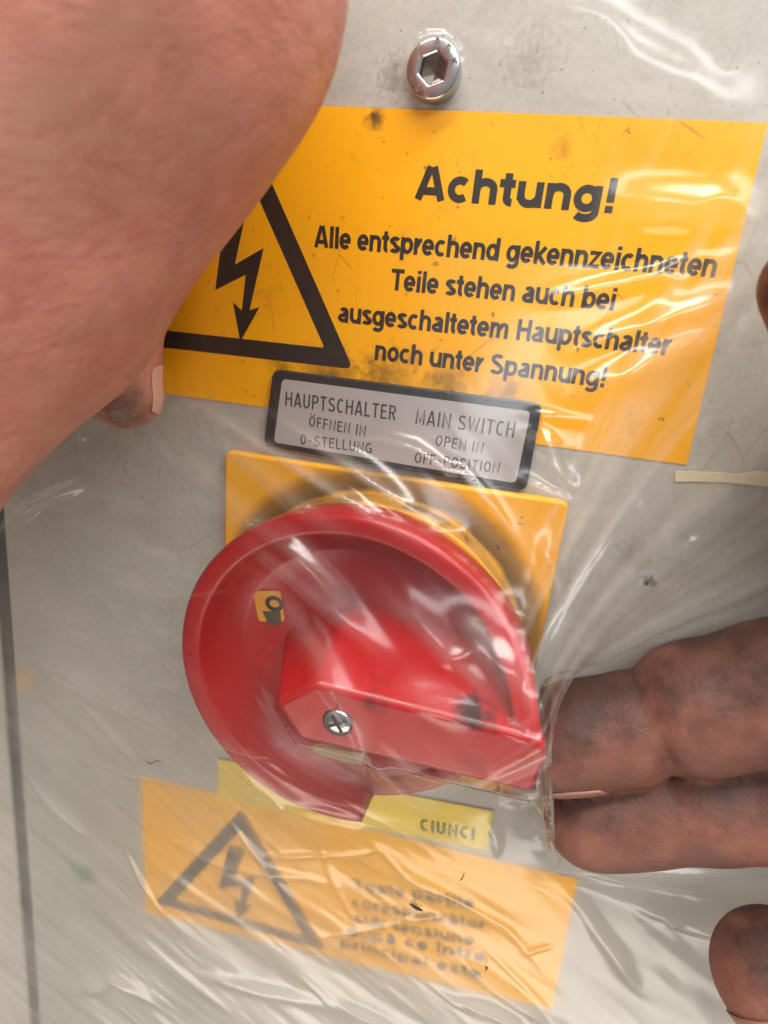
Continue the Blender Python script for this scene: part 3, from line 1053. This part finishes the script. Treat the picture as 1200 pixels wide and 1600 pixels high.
# the other fingers, hidden behind the palm in the photograph
body1.append(([D(110, 120, 90), D(120, 330, 108), D(70, 420, 112), D(20, 480, 116)], [11, 8.6, 7.6, 6.8], 4))
body1.append(([D(20, 160, 92), D(90, 350, 112), D(40, 440, 115), D(-10, 500, 118)], [11, 8.4, 7.4, 6.6], 4))
body1.append(([D(-120, 200, 96), D(-40, 380, 114), D(-90, 480, 119), D(-130, 540, 123)], [10, 7.6, 6.8, 6.0], 4))
body1.append(([D(-200, 500, 84), D(-140, 700, 92), D(-160, 830, 100)], [13, 9.5, 8], 4))


def sdf1(P):
    return body_sdf(P, body1[:4], 9) if False else _sdf1(P)


def _sdf1(P):
    palm = body_sdf(P, body1[:4], 12)
    for pts, rad, kk in body1[4:]:
        d = None
        for i in range(len(pts) - 1):
            cc = cone(P, np.array(pts[i]), np.array(pts[i + 1]), rad[i], rad[i + 1])
            d = cc if d is None else smin(d, cc, kk)
        palm = smin(palm, d, 2.5)
    # slow lumps: pads and tendons
    palm = palm + 0.45 * np.sin(P[..., 0] * .21 + 1.3) * np.sin(P[..., 1] * .17) * np.cos(P[..., 2] * .2)
    return palm


allp = np.array([p for ch in body1 for p in ch[0]])
V, F = surface_nets(_sdf1, allp.min(0) - 32, allp.max(0) + 32, 1.3)
hand1 = link('hand', V, F, M_skin1, org=allp.mean(0), smooth=True)
tag(hand1, 'bare pinkish hand close up, one fingertip on the film beside the yellow sticker', 'hand')
sm = hand1.modifiers.new('smooth', 'SMOOTH')
sm.iterations = 4
sm.factor = 0.5
ss = hand1.modifiers.new('sub', 'SUBSURF')
ss.levels = 1
ss.render_levels = 1
fd = D(184, 555, 112) - tipc
fd /= np.linalg.norm(fd)
nail_out = RC @ np.array([0.96, -0.14, -0.24])
fingernail(_sdf1, tipc - fd * 4.4 + nail_out * 6, fd, nail_out, 10.5, 9.5, M_nail, hand1, lift=0.07)

# --- the grimy hand at the right: two fingers against the handle, thumb below
b2 = []
zA = 112
b2.append(([D(862, 1162, 113), D(905, 1148, 112), D(985, 1136, 110), D(1090, 1104, 106), D(1215, 1080, 101), D(1420, 1030, 96), D(1640, 1000, 87)], [8.9, 9.4, 9.3, 10.9, 11.3, 11.6, 14], 3))
zB = 116
b2.append(([D(922, 1280, 117), D(955, 1274, 116), D(1010, 1268, 114), D(1110, 1258, 110), D(1230, 1254, 106), D(1440, 1250, 98), D(1660, 1230, 92)], [8.8, 8.9, 8.9, 9.3, 9.6, 11.0, 14], 3))
# folded third finger reaching the right border higher up
b2.append(([D(1278, 445, 74), D(1335, 545, 77), D(1450, 740, 80), D(1660, 900, 82)], [6.6, 7.6, 9, 12], 3))
b2.append(([D(1420, 330, 74), D(1510, 560, 79), D(1690, 780, 80)], [6.3, 7.6, 11], 3))
# thumb
b2.append(([D(1212, 1522, 108), D(1262, 1560, 107), D(1370, 1600, 104), D(1520, 1560, 102), D(1720, 1420, 96)], [10.6, 11.6, 11.8, 13.5, 17], 3))
palm2 = [([D(1650, 780, 82), D(1660, 1000, 85), D(1680, 1230, 90), D(1720, 1420, 95)], [12, 15, 16, 16], 10), ([D(1850, 850, 77), D(1900, 1150, 81), D(1880, 1400, 88)], [16, 19, 19], 12),
         ([D(1950, 1150, 78), D(2500, 1250, 68), D(3000, 1350, 60)], [22, 24, 27], 12)]


def sdf2(P):
    d = body_sdf(P, palm2, 12)
    for pts, rad, kk in b2:
        e = None
        for i in range(len(pts) - 1):
            cc = cone(P, np.array(pts[i]), np.array(pts[i + 1]), rad[i], rad[i + 1])
            e = cc if e is None else smin(e, cc, kk)
        d = smin(d, e, 1.2)
    # flexion crease at the first joint of the upper finger and small skin folds
    cpt = D(992, 1060, 110)
    ax = D(1090, 1104, 106) - D(905, 1148, 112)
    ax /= np.linalg.norm(ax)
    x = (P - cpt) @ ax
    rr = np.linalg.norm(P - D(988, 1136, 110), axis=-1)
    d = d + 0.9 * np.exp(-(x / 1.3) ** 2) * (rr < 14)
    for px, py, dx, dy in ((1010, 1172, 24, 42), (1030, 1168, 30, 44), (1052, 1180, 26, 26)):
        a, b = D(px, py, 101), D(px + dx, py + dy, 103)
        t = np.clip(((P - a) @ (b - a)) / ((b - a) @ (b - a)), 0, 1)
        e = np.linalg.norm(P - a - t[..., None] * (b - a), axis=-1)
        d = d + 0.8 * np.exp(-(e / 1.6) ** 2)
    return d


allp2 = np.array([p for ch in b2 + palm2 for p in ch[0]])
lo2, hi2 = allp2.min(0) - 28, allp2.max(0) + 28
V, F = surface_nets(sdf2, lo2, hi2, 1.25)
hand2 = link('hand', V, F, M_skin2, org=allp2.mean(0), smooth=True)
tag(hand2, 'oil-stained hand at right, two dark ridged fingers against the red handle', 'hand')
sm = hand2.modifiers.new('smooth', 'SMOOTH')
sm.iterations = 3
sm.factor = 0.5
ss = hand2.modifiers.new('sub', 'SUBSURF')
ss.levels = 1
ss.render_levels = 1
dn = RC @ np.array([0.0, -1.0, 0.05])
bk = D(985, 1136, 110) - D(868, 1160, 113)
fingernail(sdf2, D(850, 1214, zA + 1), bk, RC @ np.array([-.1, -0.97, 0.10]), 10.5, 11.5, M_nail2, hand2)
bk = D(1010, 1276, 114) - D(926, 1289, 117)
fingernail(sdf2, D(862, 1352, zB + 2), bk, RC @ np.array([-.1, -0.6, -0.8]), 9, 10, M_nail2, hand2)
bk = D(1300, 1575, 107) - D(1212, 1522, 108)
fingernail(sdf2, D(1150, 1580, 104), bk, RC @ np.array([-0.35, -0.75, 0.5]), 13, 13, M_nail2, hand2)

# ------------------------------------------------------------------ the plastic film
U0, U1, V0, V1 = -150.0, 95.0, -262.0, 60.0


def inpoly(U, Vv, poly):
    ins = np.zeros(U.shape, bool)
    n = len(poly)
    for i in range(n):
        x0, y0 = poly[i][:2]
        x1, y1 = poly[(i + 1) % n][:2]
        c_ = ((y0 > Vv) != (y1 > Vv)) & (U < (x1 - x0) * (Vv - y0) / (y1 - y0 + 1e-12) + x0)
        ins ^= c_
    return ins


def film_bounds(st):
    us, vs = np.arange(U0, U1 + 1e-6, st), np.arange(V0, V1 + 1e-6, st)
    U, Vv = np.meshgrid(us, vs, indexing='ij')
    lowb = np.full(U.shape, 0.6)
    lowb[inpoly(U, Vv, LQ)] = 2.0
    lowb[(abs(U - CX) < 34.2) & (abs(Vv - CY) < 34.2)] = 3.0
    lowb[np.hypot(U - BX, Vv - BY) < rb + .4] = 3.5
    r_ = np.hypot(U - HX, Vv - HY)
    th = np.degrees(np.arctan2(Vv - HY, U - HX))
    R, H, _c = rim_shape(th)
    on = r_ < R + 0.5
    lowb[on] = np.maximum(lowb, np.where(r_ > R - 4.6, H + 0.5, 13.2))[on]
    g2 = [(CX + (x - CX) * 1.015, -66.3 + (y + 66.3) * 1.05) for x, y in top]
    lowb[inpoly(U, Vv, g2)] = 32.4
    # ridge of film drawn down from the tip of the grip, in front of the fingertips
    rl = [(13.0, -72.0, 31.5), tuple(at(856, 1240, 25.5)), tuple(at(859, 1290, 21.5)), tuple(at(866, 1345, 12)), tuple(at(884, 1400, 1.5))]
    for a, b in zip(rl[:-1], rl[1:]):
        a, b = np.array(a), np.array(b)
        ab = (b - a)[:2]
        t = np.clip(((U - a[0]) * ab[0] + (Vv - a[1]) * ab[1]) / (ab @ ab), 0, 1)
        d = np.hypot(U - a[0] - t * ab[0], Vv - a[1] - t * ab[1])
        lowb = np.where(d < max(0.8, st * .6), np.maximum(lowb, a[2] + (b[2] - a[2]) * t), lowb)
    upb = np.full(U.shape, 60.0)
    flat = sst(Vv, -16, 8)
    upb = np.minimum(upb, 60 - flat * 57.0)
    return us, vs, U, Vv, lowb, upb


def finger_ceiling(U, Vv):
    """how far down the fingers press the film"""
    c_ = np.full(U.shape, 60.0)
    for fn, sel in ((sdf2, (U > 0) & (Vv < -30)), (_sdf1, (U < -40) & (Vv > -60) & (Vv < 20))):
        P2 = np.stack([U[sel], Vv[sel]], 1)
        best = np.full(len(P2), 60.0)
        for hh in np.arange(44, -1, -1.5):
            d = fn(np.concatenate([P2, np.full((len(P2), 1), hh)], 1))
            best = np.where(d < 1.2, np.minimum(best, hh - 1.2), best)
        c_[sel] = np.minimum(c_[sel], best)
    return np.maximum(c_, 0.7)


film = None
for st, it in ((4.0, 900), (2.0, 500), (1.0, 350), (0.5, 160)):
    us, vs, U, Vv, lowb, upb = film_bounds(st)
    if st == 2.0:
        ceil2 = finger_ceiling(U, Vv)
        us2, vs2 = us, vs
    if film is None:
        film = np.full(U.shape, 4.0)
    else:
        iu = np.clip((us - U0) / pst, 0, film.shape[0] - 1.001)
        iv = np.clip((vs - V0) / pst, 0, film.shape[1] - 1.001)
        a0, b0_ = iu.astype(int), iv.astype(int)
        tu, tv = (iu - a0)[:, None], (iv - b0_)[None]
        g = lambda A: (A[a0][:, b0_] * (1 - tu) * (1 - tv) + A[a0 + 1][:, b0_] * tu * (1 - tv) + A[a0][:, b0_ + 1] * (1 - tu) * tv + A[a0 + 1][:, b0_ + 1] * tu * tv)
        film = g(film)
    if st <= 2.0:
        iu = np.clip((us - U0) / 2.0, 0, ceil2.shape[0] - 1.001)
        iv = np.clip((vs - V0) / 2.0, 0, ceil2.shape[1] - 1.001)
        a0, b0_ = iu.astype(int), iv.astype(int)
        tu, tv = (iu - a0)[:, None], (iv - b0_)[None]
        cc = (ceil2[a0][:, b0_] * (1 - tu) * (1 - tv) + ceil2[a0 + 1][:, b0_] * tu * (1 - tv) + ceil2[a0][:, b0_ + 1] * (1 - tu) * tv + ceil2[a0 + 1][:, b0_ + 1] * tu * tv)
        upb = np.minimum(upb, cc)
    upb = np.maximum(upb, lowb)
    for k in range(it):
        f_ = film
        av = 0.25 * (np.roll(f_, 1, 0) + np.roll(f_, -1, 0) + np.roll(f_, 1, 1) + np.roll(f_, -1, 1))
        av[0], av[-1], av[:, 0], av[:, -1] = 3.0, 3.0, 3.0, 3.0
        film = np.clip(av, lowb, upb)
    pst = st

FS = 0.5


def film_h(u, v):
    x, y = np.clip((u - U0) / FS, 0, film.shape[0] - 1.01), np.clip((v - V0) / FS, 0, film.shape[1] - 1.01)
    i, j = int(x), int(y)
    tx, ty = x - i, y - j
    return (film[i, j] * (1 - tx) + film[i + 1, j] * tx) * (1 - ty) + (film[i, j + 1] * (1 - tx) + film[i + 1, j + 1] * tx) * ty


def on_film(px, py):
    """where the line of sight through a surveyed photograph point meets the film"""
    z = 40.0
    d = ray(px, py)
    for k in range(260):
        p = np.array([0, 0, DC]) + d * z
        gap_ = p[2] - film_h(p[0], p[1])
        if gap_ < 0.05:
            break
        z += max(0.05, gap_ * 0.45)
    return p


def vnoise(x, y, seed):
    r = np.random.default_rng(seed)
    T = r.standard_normal((64, 64))
    xi, yi = np.floor(x).astype(int), np.floor(y).astype(int)
    fx, fy = x - xi, y - yi
    fx, fy = fx * fx * (3 - 2 * fx), fy * fy * (3 - 2 * fy)
    t = lambda a, b: T[a % 64, b % 64]
    return (t(xi, yi) * (1 - fx) + t(xi + 1, yi) * fx) * (1 - fy) + (t(xi, yi + 1) * (1 - fx) + t(xi + 1, yi + 1) * fx) * fy


def anis(ang, along, across, seed):
    c_, s_ = math.cos(math.radians(ang)), math.sin(math.radians(ang))
    return vnoise((U * c_ + Vv * s_) / along + 31, (-U * s_ + Vv * c_) / across + 17, seed)


topk = 1 - 0.86 * sst(Vv, -30, 0)
bump_ = topk * (0.22 * anis(-35, 40, 9, 1) + 0.10 * anis(-30, 22, 4.0, 2) + 0.25 * anis(20, 30, 16, 3) + 0.035 * anis(-40, 9, 1.6, 4))
# pulled stripes on the right, fanning up and to the right from the switch
wr_ = sst(U, 2, 14) * sst(Vv, -96, -70)
fan = np.degrees(np.arctan2(Vv + 82, U + 6))
bump_ += wr_ * (1.1 * vnoise(fan / 5.5 + 9, np.hypot(U, Vv + 82) / 60, 5) + 0.32 * vnoise(fan / 2.2, np.hypot(U, Vv + 82) / 45, 6))
add = bump_
glint = np.zeros(U.shape)      # streak highlights along the folds, painted in as milky haze

# folds and creases: (points in the photograph, height, half width, sharpness)
folds = [
    ([(640, 20), (820, 70), (1010, 150), (1230, 260)], 0.8, 3.2, 0),
    ([(780, -20), (960, 65), (1230, 190)], 0.7, 2.2, 0),
    ([(840, 640), (960, 590), (1080, 540), (1180, 505)], 0.9, 1.8, 0),
    ([(850, 560), (1000, 510), (1130, 470), (1220, 455)], 0.7, 1.3, 0),
    ([(800, 480), (980, 440), (1110, 410), (1230, 375)], 0.7, 1.1, 0),
    ([(900, 310), (1040, 318), (1230, 335)], 1.0, 2.4, 0),
    ([(930, 350), (1060, 350), (1230, 345)], 0.6, 1.0, 0),
    ([(250, 600), (350, 650), (440, 705), (560, 785), (700, 880)], 1.9, 1.25, 1),
    ([(395, 625), (470, 670), (545, 720), (640, 790), (700, 840)], 1.7, 1.15, 1),
    ([(290, 640), (420, 740), (560, 860)], 1.6, 1.4, 0),
    ([(200, 650), (330, 745), (450, 850), (560, 960)], 1.7, 1.5, 0),
    ([(340, 800), (450, 890), (560, 985), (640, 1060)], 1.6, 1.5, 0),
    ([(505, 700), (545, 690), (590, 683), (650, 700), (700, 735), (722, 738), (770, 790), (820, 860), (850, 905)], 0.9, 0.6, 1),
    ([(840, 640), (850, 670), (868, 720), (895, 770)], 0.9, 0.7, 1),
    ([(800, 740), (850, 765), (920, 790)], 0.7, 0.7, 1),
    ([(840, 830), (870, 900), (880, 960)], 0.8, 0.8, 1),
    ([(560, 905), (640, 960), (720, 1035), (800, 1110), (845, 1165)], 1.0, 1.6, 0),
    ([(690, 940), (740, 985), (790, 1050), (835, 1130)], 1.1, 1.8, 0),
    ([(770, 990), (800, 1030), (830, 1090), (845, 1150)], 1.1, 1.2, 0),
    ([(600, 1060), (680, 1090), (760, 1140)], 0.8, 1.6, 0),
    ([(330, 830), (430, 930), (500, 1020), (560, 1130), (630, 1250)], 0.7, 1.8, 0),
    ([(400, 800), (500, 900), (610, 1000)], 0.6, 1.4, 0),
    ([(545, 1145), (590, 1190), (640, 1240), (700, 1290)], 0.7, 1.1, 1),
    ([(850, 1180), (858, 1240), (864, 1300), (880, 1350)], 0.8, 0.8, 1),
    ([(770, 1260), (800, 1250), (840, 1240)], 0.6, 0.6, 1),
    ([(760, 1270), (775, 1310), (780, 1345)], 0.6, 0.7, 1),
    ([(870, 1350), (960, 1360), (1080, 1362), (1230, 1362)], 1.0, 1.0, 1),
    ([(870, 1360), (980, 1372), (1090, 1390), (1180, 1400)], 0.8, 0.8, 1),
    ([(940, 1380), (1020, 1420), (1110, 1450), (1200, 1470)], 0.7, 1.5, 0),
    ([(1040, 1440), (1062, 1428)], 0.8, 0.9, 0),
    ([(860, 1370), (910, 1420), (960, 1490), (1010, 1570)], 0.7, 1.3, 0),
    ([(700, 1490), (770, 1535), (830, 1575), (870, 1620)], 1.4, 1.3, 1),
    ([(690, 1560), (760, 1575), (840, 1612)], 1.2, 1.4, 0),
    ([(520, 1560), (580, 1590), (640, 1620)], 1.0, 1.2, 0),
    ([(600, 1340), (690, 1390), (790, 1450), (870, 1540)], 0.5, 0.9, 1),
    ([(560, 1300), (640, 1370), (740, 1430)], 0.5, 1.1, 0),
    ([(30, 1195), (90, 1260), (145, 1318)], 1.2, 0.8, 1),
    ([(-20, 850), (60, 785), (180, 735)], 1.6, 1.1, 0),
    ([(10, 1010), (120, 1060), (240, 1130), (330, 1200)], 0.7, 2.4, 0),
    ([(120, 690), (140, 672)], 0.8, 0.8, 0),
    ([(100, 1560), (180, 1530), (260, 1580)], 1.0, 2.2, 0),
    ([(230, 1290), (350, 1350), (480, 1370), (560, 1390)], 0.5, 1.2, 0),
    ([(300, 1520), (420, 1550), (560, 1580)], 0.8, 2.0, 0),
    ([(190, 870), (215, 905), (240, 960)], 0.6, 1.3, 0),
]
rf = np.random.default_rng(3)
for k in range(46):          # small random crinkles round the taut parts
    px, py = rf.uniform(150, 1150), rf.uniform(640, 1600)
    a = rf.normal(0.55, 0.35)
    L_ = rf.uniform(30, 130)
    folds.append(([(px - L_ * math.cos(a), py - L_ * math.sin(a)), (px, py + rf.uniform(-8, 8)), (px + L_ * math.cos(a), py + L_ * math.sin(a))], rf.uniform(.15, .45), rf.uniform(.5, 1.0), int(rf.random() < .6)))
for pts, amp, wd, sharp in folds:
    amp *= 1.8 if sharp else 1.5
    wd *= 1.25
    P3 = [on_film(*p)[:2] for p in pts]
    lo_, hi_ = np.min(P3, 0) - wd * 5, np.max(P3, 0) + wd * 5
    i0, i1 = [int(np.clip((t - U0) / FS, 0, film.shape[0])) for t in (lo_[0], hi_[0])]
    j0, j1 = [int(np.clip((t - V0) / FS, 0, film.shape[1])) for t in (lo_[1], hi_[1])]
    if i1 <= i0 or j1 <= j0:
        continue
    Us, Vs = U[i0:i1, j0:j1], Vv[i0:i1, j0:j1]
    seg = [np.linalg.norm(P3[i + 1] - P3[i]) for i in range(len(P3) - 1)]
    tot = sum(seg)
    best = np.full(Us.shape, 1e9)
    tb_ = np.zeros(Us.shape)
    acc_ = 0
    for i in range(len(P3) - 1):
        a, b = P3[i], P3[i + 1]
        ab = b - a
        t = ((Us - a[0]) * ab[0] + (Vs - a[1]) * ab[1]) / (ab @ ab + 1e-9)
        t = np.clip(t, 0, 1)
        d = np.hypot(Us - a[0] - t * ab[0], Vs - a[1] - t * ab[1])
        up2 = d < best
        best = np.where(up2, d, best)
        tb_ = np.where(up2, (acc_ + t * seg[i]) / tot, tb_)
        acc_ += seg[i]
    env = np.clip(np.minimum(tb_, 1 - tb_) / 0.42, 0, 1)
    env = env * env * (3 - 2 * env)
    prof_ = np.exp(-np.sqrt((best / wd) ** 2 + .12) * 1.25) * 1.35 if sharp else np.exp(-(best / wd) ** 2)
    add[i0:i1, j0:j1] += amp * env * prof_
    wl = np.exp(-(best / (wd * (0.45 if sharp else 0.9))) ** 2) * env * min(1.0, amp / 1.6) * (1.0 if sharp else 0.45)
    glint[i0:i1, j0:j1] = np.maximum(glint[i0:i1, j0:j1], wl)
cl = np.clip((upb - film) / 1.2, 0, 1)
damp = np.clip(sst(film - lowb, -0.1, 1.5) * .45 + .55, 0, 1)
fin = film + np.where(add > 0, add, np.maximum(add, -(film - lowb) * .8)) * damp
fin = np.minimum(fin, np.where(upb < 40, upb + .6, 99))
keep = np.ones(film.shape, bool)
nu_, nv_ = film.shape
Vf = np.stack([U.ravel(), Vv.ravel(), fin.ravel()], 1)
I = np.arange(nu_ * nv_).reshape(nu_, nv_)
Ff = np.stack([I[:-1, :-1], I[1:, :-1], I[1:, 1:], I[:-1, 1:]], -1).reshape(-1, 4)

q = N('clear_film')
glint_fac = q.n('ShaderNodeAttribute', attribute_name='crease').outputs['Fac']  # painted fold highlights, read below as extra haze
t_ = q.t
tr = q.n('ShaderNodeBsdfTransparent', {'Color': (0.965, 0.96, 0.95, 1)})
rfx = q.n('ShaderNodeBsdfRefraction', {'Color': (0.96, 0.955, 0.945, 1), 'Roughness': 0.9, 'IOR': 1.04})
milk = q.n('ShaderNodeBsdfTranslucent', {'Color': (0.87, 0.82, 0.74, 1)})
milk2 = q.n('ShaderNodeBsdfDiffuse', {'Color': (0.87, 0.81, 0.73, 1)})
gl = q.n('ShaderNodeBsdfGlossy', {'Color': (1, 1, 1, 1), 'Roughness': 0.20})
scuff = q.noise(0.035, 5, 0.6)
fine_ = q.noise(0.35, 4, 0.7, q.mapping((1, 1, 3), (0, 0.6, 0)))
sp_ = q.n('ShaderNodeSeparateXYZ', {0: q.coord()})
# the film is milkier towards the lower left and stays clear over the upper sticker
haze_grade = q.n('ShaderNodeMapRange', {0: q.math('ADD', sp_.outputs['Z'], q.math('MULTIPLY', sp_.outputs['X'], 0.55)), 1: -92.0, 2: -160.0, 3: 0.04, 4: 1.0}).outputs[0]
hz = q.math('MULTIPLY', haze_grade, q.math('ADD', q.ramp(scuff, [(0.35, 0.18), (0.68, 0.40)]), q.ramp(fine_, [(0.45, 0.0), (0.75, 0.12)])))
hz = q.math('ADD', hz, q.math('MULTIPLY', glint_fac, q.math('ADD', 0.06, q.math('MULTIPLY', q.noise(0.25, 3, 0.6), 0.42))))
blurf = q.n('ShaderNodeMapRange', {0: sp_.outputs['Z'], 1: -88.0, 2: -112.0, 3: 0.03, 4: 0.66}).outputs[0]
m0 = q.n('ShaderNodeMixShader', {0: 0.5, 1: milk.outputs[0], 2: milk2.outputs[0]})
m1 = q.n('ShaderNodeMixShader', {0: blurf, 1: tr.outputs[0], 2: rfx.outputs[0]})
m2 = q.n('ShaderNodeMixShader', {0: hz, 1: m1.outputs[0], 2: m0.outputs[0]})
lw_ = q.n('ShaderNodeLayerWeight', {'Blend': 0.5}).outputs['Facing']
frf = q.math('ADD', q.math('MULTIPLY', q.math('POWER', lw_, 4.0), 0.75), 0.033)
nbp = q.bump(q.noise(0.5, 4, 0.6, q.mapping((1, 1, 2.5), (0, 0.6, 0))), 0.05, 0.0004)
t_.links.new(nbp, gl.inputs['Normal'])
m3 = q.n('ShaderNodeMixShader', {0: frf, 1: m2.outputs[0], 2: gl.outputs[0]})
t_.links.new(m3.outputs[0], q.out.inputs['Surface'])
t_.nodes.remove(q.b)
glint = np.maximum(glint, wr_ * np.clip(vnoise(fan / 3.0 + 9, np.hypot(U, Vv + 82) / 70, 5) + .5 * vnoise(fan / 1.3, np.hypot(U, Vv + 82) / 50, 8), 0, 1.2) * .7)  # light and dark sheen of the fan stripes, painted as haze
fo = link('plastic_film', Vf, Ff, q.m, org=(CX, CY, 0), smooth=True)
at_ = fo.data.attributes.new('crease', 'FLOAT', 'POINT')
at_.data.foreach_set('value', glint.ravel().astype(np.float32))
tag(fo, 'wrinkled clear plastic film stretched over the red switch and the stickers', 'film')

# specks of dirt caught on the film
M_speck = mat_plain('dirt_speck', (0.02, 0.017, 0.014), 0.6)


def fibre(pts, r, name='dirt_speck'):
    vs, fs = [], []
    P3 = []
    for x, y in pts:
        p = on_film(x, y)
        P3.append(p + np.array([0, 0, r * 1.2 + 0.15]))
    for i, p in enumerate(P3):
        d = P3[min(i + 1, len(P3) - 1)] - P3[max(i - 1, 0)]
        d /= np.linalg.norm(d)
        a = np.cross(d, [0, 0, 1.0])
        a /= np.linalg.norm(a)
        b = np.cross(a, d)
        rr = r * (0.35 if i in (0, len(P3) - 1) else 1)
        for k in range(6):
            t = k * math.pi / 3
            vs.append(p + (a * math.cos(t) + b * math.sin(t)) * rr)
        if i:
            o0, o1 = (i - 1) * 6, i * 6
            fs += [[o0 + k, o0 + (k + 1) % 6, o1 + (k + 1) % 6, o1 + k] for k in range(6)]
    fs += [list(range(6))[::-1], [len(vs) - 6 + k for k in range(6)]]
    return link(name, vs, fs, M_speck, fo, smooth=True)


fibre([(641, 1408), (647, 1412), (654, 1416), (661, 1419)], 0.38)
fibre([(228, 1187), (233, 1191), (238, 1192), (245, 1187), (254, 1190)], 0.10)
fibre([(758, 1506), (761, 1509), (759, 1513)], 0.3)
fibre([(775, 850), (779, 854), (781, 858)], 0.12)
fibre([(726, 1362), (722, 1372), (718, 1374)], 0.12)
